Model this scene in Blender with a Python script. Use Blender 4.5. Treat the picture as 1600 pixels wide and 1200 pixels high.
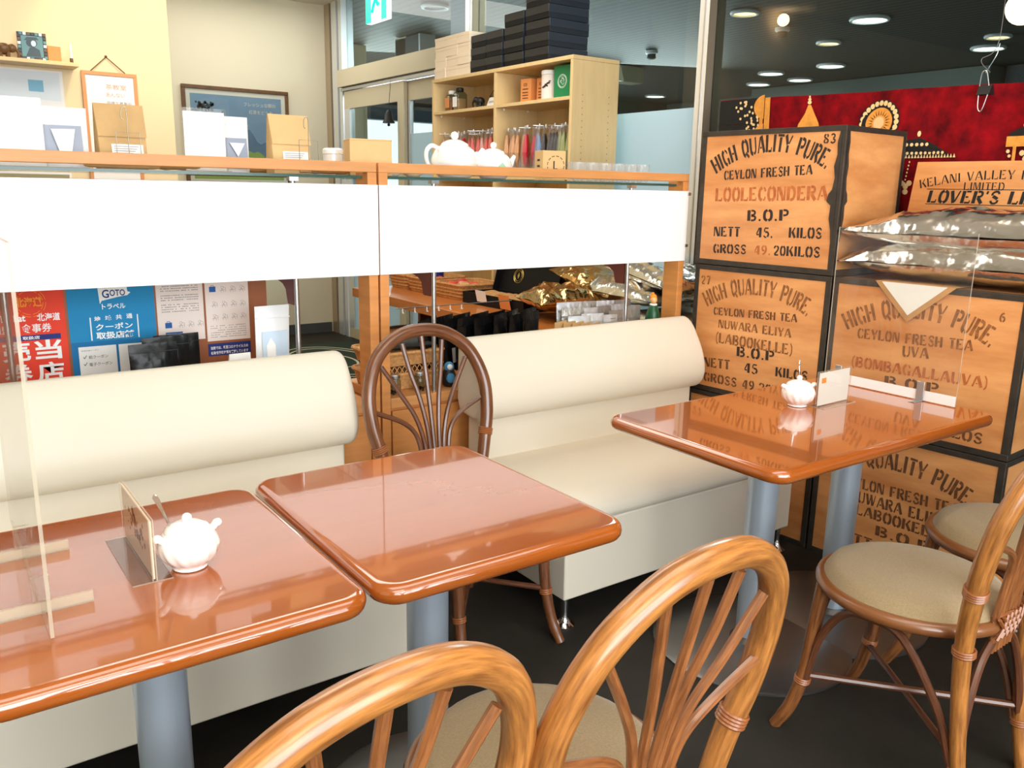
import bpy, math, random
from mathutils import Vector, Matrix, noise

R = math.radians
PI = math.pi
rnd = random.Random(11)
for o in list(bpy.data.objects):
    bpy.data.objects.remove(o)
SC = bpy.context.scene
COL = SC.collection

# ------------------------------------------------------------------ camera
cam_d = bpy.data.cameras.new('camera')
cam = bpy.data.objects.new('camera', cam_d)
COL.objects.link(cam)
_a, _b, _c = R(35.67649), R(-12.90612), R(1.053405)
_f = Vector((math.sin(_a) * math.cos(_b), math.cos(_a) * math.cos(_b), math.sin(_b)))
_r0 = Vector((math.cos(_a), -math.sin(_a), 0))
_u0 = _r0.cross(_f)
_r = _r0 * math.cos(_c) + _u0 * math.sin(_c)
_u = _u0 * math.cos(_c) - _r0 * math.sin(_c)
M = Matrix((_r, _u, -_f)).transposed().to_4x4()
M.translation = Vector((0, 0, 1.32))
cam.matrix_world = M
cam_d.sensor_width = 36
cam_d.lens = 36 * 1323.3 / 1600
cam_d.clip_start = 0.02
SC.camera = cam

# ------------------------------------------------------------------ colour, world, lights
SC.view_settings.view_transform = 'Standard'
SC.view_settings.look = 'None'
SC.view_settings.gamma = 1
SC.view_settings.use_curve_mapping = False
SC.view_settings.exposure = 0.43
SC.cycles.use_denoising = True
SC.cycles.max_bounces = 8
SC.cycles.diffuse_bounces = 4
SC.cycles.glossy_bounces = 4
SC.cycles.transmission_bounces = 6
SC.cycles.transparent_max_bounces = 24
SC.cycles.caustics_reflective = False
SC.cycles.caustics_refractive = False
SC.cycles.sample_clamp_indirect = 6
W = bpy.data.worlds.new('world')
SC.world = W
W.use_nodes = True
bg = W.node_tree.nodes['Background']
bg.inputs[0].default_value = (0.86, 0.93, 1.0, 1)
bg.inputs[1].default_value = 2.2


def light(name, kind, loc, energy, color=(1, 1, 1), size=None, size_y=None, rot=None, target=None, spot=None, blend=.3):
    d = bpy.data.lights.new(name, kind)
    d.energy = energy
    d.color = color
    if kind == 'AREA':
        d.shape = 'RECTANGLE'
        d.size = size
        d.size_y = size_y or size
    elif size is not None:
        d.shadow_soft_size = size
    if kind == 'SPOT':
        d.spot_size = R(spot)
        d.spot_blend = blend
    o = bpy.data.objects.new(name, d)
    COL.objects.link(o)
    o.location = loc
    if target is not None:
        o.rotation_euler = (Vector(target) - Vector(loc)).to_track_quat('-Z', 'Y').to_euler()
    elif rot:
        o.rotation_euler = rot
    return o


# daylight entering through the shop-front window behind the camera, the shop's ceiling lamps, and unseen fills added for brightness
light('window_daylight', 'AREA', (0.3, -2.5, 1.65), 152, (0.95, 0.98, 1.0), 4.6, 2.0, rot=(R(90), 0, 0))
light('aisle_fill', 'AREA', (1.4, 3.45, 2.8), 36, (1, 0.95, 0.86), 2.4, 1.4, rot=(0, 0, 0))  # added unseen panel over the aisle, set clear of the table reflections
light('entrance_wall_fill', 'AREA', (2.3, 6.55, 2.8), 13, (1, 0.96, 0.88), 1.5, .9, rot=(0, 0, 0))  # added lamp, unseen; brightens the back wall by the entrance
light('seating_ceiling_panel', 'AREA', (0.9, 0.5, 2.8), 24, (1, 0.95, 0.88), 3.0, 1.0, rot=(0, 0, 0))
light('rear_room_fill', 'AREA', (-0.5, -1.5, 2.8), 28, (1, 0.95, 0.88), 2.5, 1.0, rot=(0, 0, 0))  # added lamp behind the camera, so the foil bags mirror a brighter room
light('wall_washer', 'SPOT', (1.12, 4.1, 2.78), 26, (1, 0.72, 0.36), 0.05, target=(1.2, 5.0, 1.9), spot=60, blend=.35)
light('downlight', 'POINT', (0.207, 4.93, 2.76), 5, (1, 0.72, 0.42), 0.05)
light('crate_downlight', 'SPOT', (2.15, 1.5, 2.8), 30, (1, 0.84, 0.64), 0.08, target=(2.8, 1.75, 1.0), spot=80, blend=.7)
light('hall_daylight', 'AREA', (7.2, 9.5, 2.6), 230, (0.92, 0.97, 1.0), 5.0, 2.2, target=(4.5, 3.5, 1.6))
light('frosted_film_fill', 'AREA', (4.6, 4.0, 2.9), 95, (0.9, 0.97, 1.0), 1.2, 1.2, target=(3.4, 3.8, 1.0))  # added lamp, unseen; lights the frosted film from the hall side


# ------------------------------------------------------------------ materials
def lin(c):
    def f(v):
        v /= 255.0
        return v / 12.92 if v <= 0.04045 else ((v + 0.055) / 1.055) ** 2.4
    return (f(c[0]), f(c[1]), f(c[2]), 1)


def mat(name, rgb, rough=.5, metal=0, coat=0, coat_rough=.05, spec=.5, bump=None, var=None, sheen=0, trans=0, emit=None, grain=False):
    """bump=(scale,strength[,distance]); var=(scale,amount,stretch xyz) colour variation by object-space noise."""
    m = bpy.data.materials.new(name)
    m.use_nodes = True
    nt = m.node_tree
    b = nt.nodes['Principled BSDF']
    b.inputs['Base Color'].default_value = lin(rgb)
    b.inputs['Roughness'].default_value = rough
    b.inputs['Metallic'].default_value = metal
    b.inputs['Coat Weight'].default_value = coat
    b.inputs['Coat Roughness'].default_value = coat_rough
    b.inputs['Specular IOR Level'].default_value = spec
    b.inputs['Sheen Weight'].default_value = sheen
    b.inputs['Transmission Weight'].default_value = trans
    if emit:
        b.inputs['Emission Color'].default_value = lin(emit[0])
        b.inputs['Emission Strength'].default_value = emit[1]
    if bump or var:
        tc = nt.nodes.new('ShaderNodeTexCoord')
    if bump:
        n = nt.nodes.new('ShaderNodeTexNoise')
        n.inputs['Scale'].default_value = bump[0]
        n.inputs['Detail'].default_value = 3
        nt.links.new(tc.outputs['Object'], n.inputs['Vector'])
        bp = nt.nodes.new('ShaderNodeBump')
        bp.inputs['Strength'].default_value = bump[1]
        bp.inputs['Distance'].default_value = bump[2] if len(bump) > 2 else .002
        nt.links.new(n.outputs['Fac'], bp.inputs['Height'])
        nt.links.new(bp.outputs['Normal'], b.inputs['Normal'])
    if var:
        mp = nt.nodes.new('ShaderNodeMapping')
        mp.inputs['Scale'].default_value = var[2] if len(var) > 2 else (1, 1, 1)
        if grain:
            an = nt.nodes.new('ShaderNodeAttribute')
            an.attribute_name = 'grain'
        nt.links.new(an.outputs['Vector'] if grain else tc.outputs['Object'], mp.inputs['Vector'])
        n = nt.nodes.new('ShaderNodeTexNoise')
        n.inputs['Scale'].default_value = var[0]
        n.inputs['Detail'].default_value = 5
        n.inputs['Roughness'].default_value = .6
        nt.links.new(mp.outputs['Vector'], n.inputs['Vector'])
        rp = nt.nodes.new('ShaderNodeValToRGB')
        c = lin(rgb)
        k = var[1]
        dark = var[3] if len(var) > 3 else None
        rp.color_ramp.elements[0].position = .3
        rp.color_ramp.elements[1].position = .7
        rp.color_ramp.elements[0].color = lin(dark) if dark else tuple(v * (1 - k) for v in c[:3]) + (1,)
        rp.color_ramp.elements[1].color = tuple(min(1, v * (1 + k * .6)) for v in c[:3]) + (1,)
        nt.links.new(n.outputs['Fac'], rp.inputs['Fac'])
        nt.links.new(rp.outputs['Color'], b.inputs['Base Color'])
    return m


def clear_mat(name, tint=(255, 255, 255), base=.04, rough=0.0, haze=0.0, haze_rgb=(255, 255, 255)):
    m = bpy.data.materials.new(name)
    m.use_nodes = True
    nt = m.node_tree
    nt.nodes.clear()
    out = nt.nodes.new('ShaderNodeOutputMaterial')
    tr = nt.nodes.new('ShaderNodeBsdfTransparent')
    tr.inputs[0].default_value = lin(tint)
    gl = nt.nodes.new('ShaderNodeBsdfGlossy')
    gl.inputs['Roughness'].default_value = rough
    lw = nt.nodes.new('ShaderNodeFresnel')
    lw.inputs['IOR'].default_value = 1.45
    mx = nt.nodes.new('ShaderNodeMixShader')
    ge = nt.nodes.new('ShaderNodeNewGeometry')      # the far face of a pane only lets light out again
    iv = nt.nodes.new('ShaderNodeMath')
    iv.operation = 'SUBTRACT'
    iv.inputs[0].default_value = 1
    nt.links.new(ge.outputs['Backfacing'], iv.inputs[1])
    mu = nt.nodes.new('ShaderNodeMath')
    mu.operation = 'MULTIPLY'
    nt.links.new(lw.outputs[0], mu.inputs[0])
    nt.links.new(iv.outputs[0], mu.inputs[1])
    nt.links.new(mu.outputs[0], mx.inputs[0])
    nt.links.new(tr.outputs[0], mx.inputs[1])
    nt.links.new(gl.outputs[0], mx.inputs[2])
    last = mx
    if haze:
        df = nt.nodes.new('ShaderNodeBsdfDiffuse')
        df.inputs[0].default_value = lin(haze_rgb)
        tl = nt.nodes.new('ShaderNodeBsdfTranslucent')
        tl.inputs[0].default_value = lin(haze_rgb)
        ad = nt.nodes.new('ShaderNodeMixShader')
        ad.inputs[0].default_value = .55
        nt.links.new(df.outputs[0], ad.inputs[1])
        nt.links.new(tl.outputs[0], ad.inputs[2])
        m2 = nt.nodes.new('ShaderNodeMixShader')
        m2.inputs[0].default_value = haze
        nt.links.new(mx.outputs[0], m2.inputs[1])
        nt.links.new(ad.outputs[0], m2.inputs[2])
        last = m2
    nt.links.new(last.outputs[0], out.inputs[0])
    return m


def stripe_mat(name, c1, c2, period, rough=.6, frac=.25, axis=0):
    m = bpy.data.materials.new(name)
    m.use_nodes = True
    nt = m.node_tree
    b = nt.nodes['Principled BSDF']
    b.inputs['Roughness'].default_value = rough
    tc = nt.nodes.new('ShaderNodeTexCoord')
    sx = nt.nodes.new('ShaderNodeSeparateXYZ')
    nt.links.new(tc.outputs['Object'], sx.inputs[0])
    mu = nt.nodes.new('ShaderNodeMath')
    mu.operation = 'DIVIDE'
    mu.inputs[1].default_value = period
    nt.links.new(sx.outputs[axis], mu.inputs[0])
    fr = nt.nodes.new('ShaderNodeMath')
    fr.operation = 'FRACT'
    nt.links.new(mu.outputs[0], fr.inputs[0])
    gt = nt.nodes.new('ShaderNodeMath')
    gt.operation = 'GREATER_THAN'
    gt.inputs[1].default_value = frac
    nt.links.new(fr.outputs[0], gt.inputs[0])
    mx = nt.nodes.new('ShaderNodeMix')
    mx.data_type = 'RGBA'
    mx.inputs[6].default_value = lin(c1)
    mx.inputs[7].default_value = lin(c2)
    nt.links.new(gt.outputs[0], mx.inputs[0])
    nt.links.new(mx.outputs[2], b.inputs['Base Color'])
    return m


m_vinyl = mat('cream_vinyl', (221, 212, 195), .42, bump=(260, .05, .001), spec=.4)
m_table = mat('varnished_table', (170, 86, 24), .16, coat=1, coat_rough=.035, var=(2.0, .12, (1.0, 4, 4)))
m_table.node_tree.nodes['Principled BSDF'].inputs['Coat IOR'].default_value = 1.65
m_oak = mat('oak_veneer', (213, 142, 78), .45, var=(4, .15, (1, 1, 10)))
m_oakh = mat('oak_veneer_rail', (213, 148, 88), .45, var=(4, .15, (1, 10, 10)))
m_oakpale = mat('pale_beech_board', (226, 196, 142), .5, var=(4, .08, (6, 6, 1)))
m_counter = mat('orange_counter_wood', (196, 116, 52), .35, coat=.3, var=(4, .15, (8, 1, 8)))
m_brownboard = mat('brown_board', (150, 84, 42), .55, var=(5, .12, (8, 1, 1)))
m_ply = mat('crate_plywood', (226, 164, 104), .5, var=(2.4, .25, (1, .6, 3.4), (190, 116, 58)), bump=(60, .12, .001), coat=.15, coat_rough=.3)
m_tin = mat('dark_tin_edging', (70, 62, 54), .55, metal=.5, bump=(45, .35, .003), var=(18, .3))
m_ink = mat('black_stencil_ink', (52, 34, 24), .7, var=(45, .3, (1, 1, 1), (36, 24, 18)))
m_inkb = mat('brown_stencil_ink', (156, 98, 48), .7, var=(38, .3, (1, 1, 1), (104, 60, 28)))
m_inkr = mat('rust_stencil_ink', (196, 112, 56), .7, var=(38, .2, (1, 1, 1), (158, 76, 34)))
m_inkd = mat('dark_brown_stencil_ink', (120, 74, 38), .7, var=(38, .3, (1, 1, 1), (70, 42, 22)))
m_rattan = mat('honey_rattan', (186, 122, 60), .3, coat=.6, coat_rough=.16, var=(150, .28, (1, 1, 1), (124, 74, 34)), grain=True)
m_rattan2 = mat('brown_rattan', (122, 72, 40), .3, coat=.6, coat_rough=.18, var=(150, .3, (1, 1, 1), (78, 44, 24)), grain=True)
m_rattanm = mat('walnut_rattan', (146, 90, 48), .3, coat=.6, coat_rough=.18, var=(150, .3, (1, 1, 1), (92, 54, 28)), grain=True)
m_rodl = mat('tan_rattan_rod', (158, 98, 54), .33, coat=.5, coat_rough=.2, var=(200, .25, (1, 1, 1), (110, 64, 34)), grain=True)
m_rodd = mat('dark_rattan_rod', (110, 64, 40), .33, coat=.5, coat_rough=.2, var=(200, .25, (1, 1, 1), (74, 42, 26)), grain=True)
m_bind = mat('cane_binding', (150, 88, 46), .4, coat=.3)
m_fabric = mat('beige_seat_fabric', (156, 134, 100), .9, sheen=.25, bump=(420, .5, .002), var=(300, .18), spec=.2)
m_column = mat('silver_blue_paint', (188, 200, 214), .32, metal=.5, spec=.5)
m_disc = mat('brushed_steel_disc', (120, 118, 116), .35, metal=.9)
m_chrome = mat('chrome', (225, 225, 228), .12, metal=1)
m_steel = mat('satin_steel', (190, 192, 196), .28, metal=1)
m_alu = mat('bright_aluminium', (232, 236, 240), .3, metal=.55)
m_alurefl = mat('aluminium_beige_reflection', (190, 172, 148), .3, metal=.6)  # beige base colour stands in for the room mirrored in the metal
m_floor = mat('dark_floor', (42, 39, 34), .62, var=(5, .3), bump=(180, .2, .001), spec=.25)
m_wall = mat('cream_wall', (222, 214, 190), .85, bump=(120, .08, .001))
m_pillar = mat('warm_cream_wall', (236, 216, 176), .85, bump=(120, .08, .001))
m_ceil = mat('ceiling_paint', (222, 214, 196), .9)
m_white = mat('white_board', (246, 246, 246), .5)
m_paper = mat('white_paper', (240, 240, 238), .8)
m_pinkpaper = mat('printed_paper', (236, 222, 216), .8)
m_card = mat('white_card', (244, 243, 240), .7)
m_porcelain = mat('white_porcelain', (248, 246, 242), .15, coat=.6)
m_kraft = mat('kraft_paper', (203, 165, 112), .75, bump=(40, .25, .002), var=(14, .1))
m_kraftd = mat('kraft_paper_tan', (196, 146, 92), .7, bump=(40, .35, .003), var=(14, .15))
m_cardboard = mat('cardboard', (224, 186, 130), .75, var=(20, .05))
m_cream_box = mat('cream_carton', (246, 228, 202), .7)
m_blackcard = mat('black_card', (12, 11, 12), .6, spec=.25)
m_blacklid = mat('black_card_lid_glint', (26, 25, 26), .45)  # lids coloured lighter than the boxes to paint in their glinting edges
m_navylid = mat('navy_grey_lid', (40, 48, 60), .45)
m_navycard = mat('navy_grey_card', (30, 37, 48), .55, spec=.4)
m_green = mat('green_card', (6, 130, 78), .45)
m_foil = mat('silver_foil', (236, 235, 232), .18, metal=1, bump=(9, .35, .03))
m_goldfoil = mat('gold_foil', (214, 176, 120), .14, metal=1, bump=(14, .5, .02))
m_pouchblack = mat('black_foil_pouch', (10, 10, 12), .34, coat=.15, coat_rough=.15, bump=(40, .5, .004), spec=.2)
m_pouchsilver = mat('silver_foil_pouch', (200, 200, 202), .3, metal=.5, bump=(40, .4, .004))
m_pouchgrey = mat('grey_foil_pouch', (164, 158, 150), .32, metal=.5, bump=(50, .5, .005))
m_pouchwhite = mat('white_pouch', (236, 238, 240), .35, coat=.3)
m_palelabel = mat('pale_blue_label', (196, 214, 232), .5)
m_greylabel = mat('grey_blue_window', (150, 158, 176), .3)
m_black = mat('black', (20, 20, 20), .5)
m_grey = mat('grey_print', (150, 144, 142), .8)
m_dgrey = mat('dark_grey', (70, 74, 76), .6)
m_red = mat('poster_red', (232, 62, 36), .7)
m_blue = mat('poster_blue', (10, 134, 190), .7)
m_blued = mat('poster_deep_blue', (4, 112, 172), .7)
m_navy = mat('poster_navy', (26, 44, 120), .7)
m_suitcase = mat('suitcase_blue', (28, 88, 160), .7)
m_orange = mat('poster_orange', (250, 150, 40), .7)
m_batik = mat('batik_red', (134, 10, 18), .9, var=(13, .45, (1, 1, 1), (70, 8, 16)), spec=.1)
m_batikblack = mat('batik_black', (18, 15, 13), .85)
m_batikor = mat('batik_orange', (232, 158, 66), .85, var=(40, .2))
m_batikpale = mat('batik_pale', (240, 206, 150), .85)
m_wicker = mat('wicker', (206, 150, 90), .7, bump=(160, 1, .004), var=(90, .35))
m_wire = mat('grey_wire', (150, 140, 122), .4, metal=.7)
m_edge = clear_mat('acrylic_edge', (244, 240, 230), rough=.2, haze=.6, haze_rgb=(240, 232, 214))
m_acrylic = clear_mat('clear_acrylic', (250, 249, 246), haze=.02)
m_glass = clear_mat('clear_glass', (246, 250, 248))
m_glassdk = clear_mat('grey_glass', (206, 216, 214))
m_glassedge = mat('green_glass_edge', (60, 92, 80), .2)
m_cello = clear_mat('cellophane', (250, 250, 252), rough=.06, haze=.16)
m_cup = clear_mat('cup_glass', (252, 252, 252), haze=.1)
m_frost = clear_mat('frosted_film', (235, 245, 250), rough=.4, haze=.93, haze_rgb=(226, 242, 250))
m_hallceil = stripe_mat('louvre_ceiling', (84, 82, 74), (34, 33, 30), .11, frac=.72, axis=0)
m_hallwall = mat('hall_wall', (120, 132, 126), .6)
m_halldark = mat('hall_dark_panel', (58, 66, 70), .5)
m_hallbeige = mat('hall_beige', (202, 190, 160), .6)
m_hallfloor = mat('hall_floor', (150, 150, 148), .3)
m_beige = mat('beige_metal_door', (206, 196, 170), .5)
m_emw = mat('lamp_white', (255, 250, 240), .5, emit=((255, 250, 240), 6))
m_emy = mat('lamp_warm', (255, 220, 150), .5, emit=((255, 214, 140), 5))
m_exitg = mat('exit_green', (0, 190, 150), .5, emit=((0, 200, 160), 1.2))
m_exitw = mat('exit_white', (255, 255, 255), .5, emit=((255, 255, 255), 1.6))
m_globe = mat('warm_globe', (255, 236, 200), .3, emit=((255, 226, 170), 3))
m_darkred = mat('dark_red_bracket', (104, 44, 40), .5)
m_frame = mat('dark_wood_frame', (104, 72, 40), .4, var=(20, .3))
m_woodframe = mat('light_wood_frame', (216, 146, 92), .5)
m_sky = mat('print_sky', (128, 152, 186), .5)
m_hill = mat('print_hill', (96, 118, 150), .5)
m_field = mat('print_field', (150, 166, 84), .5)
m_tree = mat('print_tree', (58, 74, 86), .5)
m_teal = mat('teal_print', (96, 140, 146), .5)
m_orangebox = mat('orange_card', (218, 142, 80), .6)
m_candy = [mat('packet_' + n, c, .4) for n, c in (('coral', (226, 92, 78)), ('red', (206, 30, 52)), ('tan', (214, 160, 110)), ('dark', (52, 44, 46)), ('olive', (150, 156, 92)), ('pink', (232, 176, 168)), ('blue', (120, 150, 190)))]
m_figgreen = mat('figurine_green', (14, 78, 44), .3)
m_skin = mat('figurine_skin', (232, 180, 120), .4)
m_penguin = mat('plush_blue', (70, 140, 190), .9)
m_tartan = mat('tartan_pink', (196, 128, 120), .9)
m_tartand = mat('tartan_dark', (120, 40, 48), .9)
m_amber = mat('amber_liquid', (196, 110, 40), .15, coat=.5)


# ------------------------------------------------------------------ mesh helpers
class MB:
    def __init__(s):
        s.v, s.f, s.m, s.tc = [], [], [], {}

    def add(s, vs, fs, mi=0):
        k = len(s.v)
        s.v += [Vector(p) for p in vs]
        for f in fs:
            s.f.append([i + k for i in f])
            s.m.append(mi)
        return s

    def box(s, x0, x1, y0, y1, z0, z1, mi=0, mis=None):
        vs = [(x, y, z) for x in (x0, x1) for y in (y0, y1) for z in (z0, z1)]
        fs = [(0, 1, 3, 2), (4, 6, 7, 5), (0, 4, 5, 1), (2, 3, 7, 6), (0, 2, 6, 4), (1, 5, 7, 3)]  # -x +x -y +y -z +z
        k = len(s.v)
        s.v += [Vector(p) for p in vs]
        for i, f in enumerate(fs):
            s.f.append([j + k for j in f])
            s.m.append(mis[i] if mis else mi)
        return s

    def tube(s, pts, r, n=10, mi=0, caps=True, flat=1.0):
        P = [Vector(p) for p in pts]
        L = len(P)
        rr = r if isinstance(r, (list, tuple)) else [r] * L
        T = []
        for i in range(L):
            t = P[min(i + 1, L - 1)] - P[max(i - 1, 0)]
            T.append(t.normalized() if t.length > 1e-9 else Vector((0, 0, 1)))
        up = Vector((0, 0, 1)) if abs(T[0].z) < .9 else Vector((0, 1, 0))
        a = T[0].cross(up).normalized()
        rings = []
        for i in range(L):
            a = (a - T[i] * a.dot(T[i])).normalized()
            b = T[i].cross(a)
            rings.append([P[i] + (a * math.cos(2 * PI * j / n) + b * (flat * math.sin(2 * PI * j / n))) * rr[i] for j in range(n)])
        vs = [p for ring in rings for p in ring]
        k0, dist = len(s.v), 0
        for i in range(L):
            dist += (P[i] - P[i - 1]).length if i else 0
            for j in range(n):
                s.tc[k0 + i * n + j] = (rr[i] * math.cos(2 * PI * j / n) + P[0].x, rr[i] * math.sin(2 * PI * j / n) + P[0].y, dist * .09)
        fs = [(i * n + j, i * n + (j + 1) % n, (i + 1) * n + (j + 1) % n, (i + 1) * n + j) for i in range(L - 1) for j in range(n)]
        if caps:
            fs.append(tuple(range(n))[::-1])
            fs.append(tuple((L - 1) * n + j for j in range(n)))
        return s.add(vs, fs, mi)

    def lathe(s, prof, n=24, c=(0, 0, 0), mi=0, sx=1, sy=1):
        c = Vector(c)
        vs, fs = [], []
        L = len(prof)
        for (r, z) in prof:
            for j in range(n):
                t = 2 * PI * j / n
                vs.append(c + Vector((max(r, 1e-5) * math.cos(t) * sx, max(r, 1e-5) * math.sin(t) * sy, z)))
        for i in range(L - 1):
            for j in range(n):
                fs.append((i * n + j, i * n + (j + 1) % n, (i + 1) * n + (j + 1) % n, (i + 1) * n + j))
        fs.append(tuple(range(n))[::-1])
        fs.append(tuple((L - 1) * n + j for j in range(n)))
        return s.add(vs, fs, mi)

    def rings(s, rings, caps=True, mi=0, closed=True):
        n = len(rings[0])
        vs = [p for r in rings for p in r]
        L = len(rings)
        q = n if closed else n - 1
        fs = [(i * n + j, i * n + (j + 1) % n, (i + 1) * n + (j + 1) % n, (i + 1) * n + j) for i in range(L - 1) for j in range(q)]
        if caps:
            fs.append(tuple(range(n))[::-1])
            fs.append(tuple((L - 1) * n + j for j in range(n)))
        return s.add(vs, fs, mi)

    def prism(s, outline, z0, z1, mi=0):
        n = len(outline)
        vs = [(x, y, z0) for x, y in outline] + [(x, y, z1) for x, y in outline]
        fs = [tuple(range(n))[::-1], tuple(range(n, 2 * n))] + [(i, (i + 1) % n, n + (i + 1) % n, n + i) for i in range(n)]
        return s.add(vs, fs, mi)

    def grid(s, fn, nu, nv, mi=0):
        vs = [fn(i / nu, j / nv) for i in range(nu + 1) for j in range(nv + 1)]
        fs = [(i * (nv + 1) + j, (i + 1) * (nv + 1) + j, (i + 1) * (nv + 1) + j + 1, i * (nv + 1) + j + 1) for i in range(nu) for j in range(nv)]
        return s.add(vs, fs, mi)

    def poly(s, pts, mi=0):
        return s.add(pts, [tuple(range(len(pts)))], mi)

    def ball(s, c, r, n=14, mi=0, sz=1.0):
        k = n // 2
        return s.lathe([(r * math.sin(PI * i / k), -r * sz * math.cos(PI * i / k)) for i in range(k + 1)], n, c, mi)

    def torus(s, c, r, t, axis=(0, 0, 1), n=16, k=6, mi=0):
        q = Vector((0, 0, 1)).rotation_difference(Vector(axis))
        c = Vector(c)
        rings = []
        for i in range(n + 1):
            a = 2 * PI * i / n
            rings.append([c + q @ Vector(((r + t * math.cos(2 * PI * j / k)) * math.cos(a), (r + t * math.cos(2 * PI * j / k)) * math.sin(a), t * math.sin(2 * PI * j / k))) for j in range(k)])
        return s.rings(rings, caps=False, mi=mi)


def build(name, mb, mats, parent=None, loc=None, rot=None, smooth=True, bevel=0, seg=2, ang=38):
    me = bpy.data.meshes.new(name)
    me.from_pydata([tuple(p) for p in mb.v], [], mb.f)
    ml = mats if isinstance(mats, (list, tuple)) else [mats]
    for m in ml:
        me.materials.append(m)
    for p, k in zip(me.polygons, mb.m):
        p.material_index = k
        p.use_smooth = smooth
    if mb.tc:
        at = me.attributes.new('grain', 'FLOAT_VECTOR', 'POINT')
        for i, p in enumerate(mb.v):
            at.data[i].vector = mb.tc.get(i, (p.x, p.y, p.z * .09))
    if smooth:
        me.set_sharp_from_angle(angle=R(ang))
    me.update()
    o = bpy.data.objects.new(name, me)
    COL.objects.link(o)
    if parent is not None:
        o.parent = parent
    if loc:
        o.location = loc
    if rot:
        o.rotation_euler = rot
    if bevel:
        b = o.modifiers.new('bevel', 'BEVEL')
        b.width = bevel
        b.segments = seg
        b.limit_method = 'ANGLE'
        b.angle_limit = R(40)
        b.harden_normals = False
    return o


def tag(o, label, cat, group=None):
    o['label'] = label
    o['category'] = cat
    if group:
        o['group'] = group
    return o


def thing(name, label, cat, loc=(0, 0, 0), rz=0, group=None):
    o = bpy.data.objects.new(name, None)
    o.empty_display_size = .05
    COL.objects.link(o)
    o.location = loc
    o.rotation_euler = (0, 0, rz)
    return tag(o, label, cat, group)


def struct(name, mb, m, **k):
    o = build(name, mb, m, **k)
    o['kind'] = 'structure'
    return o


def kids(o):
    return [c for c in bpy.data.objects if c.parent == o]


def dup(root, loc, rz, label=None, swap=None):
    """copy of a thing with copies of its parts and sub-parts; swap replaces materials object-wise"""
    def one(o, parent):
        c = o.copy()
        COL.objects.link(c)
        if parent is not None:
            c.parent = parent
        if swap and o.type == 'MESH' and o.data.materials and o.data.materials[0] in swap:
            c.data = o.data.copy()
            c.data.materials[0] = swap[o.data.materials[0]]
        for ch in kids(o):
            one(ch, c)
        return c
    r = one(root, None)
    r.location = loc
    r.rotation_euler = (0, 0, rz)
    if label:
        r['label'] = label
    return r


def crv(pts, n=8):
    """Catmull-Rom through 3-D points"""
    P = [Vector(p) for p in pts]
    P = [P[0] * 2 - P[1]] + P + [P[-1] * 2 - P[-2]]
    out = []
    for i in range(1, len(P) - 2):
        for k in range(n):
            t = k / n
            a, b, c, d = P[i - 1], P[i], P[i + 1], P[i + 2]
            out.append(.5 * ((2 * b) + (c - a) * t + (2 * a - 5 * b + 4 * c - d) * t * t + (3 * b - a - 3 * c + d) * t ** 3))
    out.append(P[-2])
    return out


def rrect(x0, x1, y0, y1, r, n=8):
    out = []
    for cx, cy, a0 in ((x1 - r, y1 - r, 0), (x0 + r, y1 - r, 90), (x0 + r, y0 + r, 180), (x1 - r, y0 + r, 270)):
        for k in range(n + 1):
            a = R(a0 + 90 * k / n)
            out.append((cx + r * math.cos(a), cy + r * math.sin(a)))
    return out


_fc = {}


def glyphs(body, bold=0):
    key = (body, bold)
    if key not in _fc:
        c = bpy.data.curves.new('t', 'FONT')
        c.body = body
        c.offset = bold
        c.resolution_u = 3
        o = bpy.data.objects.new('t', c)
        COL.objects.link(o)
        dg = bpy.context.evaluated_depsgraph_get()
        me = bpy.data.meshes.new_from_object(o.evaluated_get(dg))
        vs = [(v.co.x, v.co.y) for v in me.vertices]
        fs = [tuple(p.vertices) for p in me.polygons]
        bpy.data.objects.remove(o)
        bpy.data.curves.remove(c)
        bpy.data.meshes.remove(me)
        _fc[key] = (vs, fs)
    return _fc[key]


def text(mb, body, org, xd, yd, h, w=None, bold=0, mi=0, align='L'):
    """flat print: the string scaled to height h (and width w), its lower-left (or centre) at org"""
    vs, fs = glyphs(body, bold)
    if not vs:
        return
    x0 = min(v[0] for v in vs)
    x1 = max(v[0] for v in vs)
    y0 = min(v[1] for v in vs)
    y1 = max(v[1] for v in vs)
    sy = h / (y1 - y0)
    sx = (w / (x1 - x0)) if w else sy
    org, xd, yd = Vector(org), Vector(xd), Vector(yd)
    off = -(x1 - x0) * sx / 2 if align == 'C' else 0
    mb.add([org + xd * ((v[0] - x0) * sx + off) + yd * ((v[1] - y0) * sy) for v in vs], fs, mi)


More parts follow.
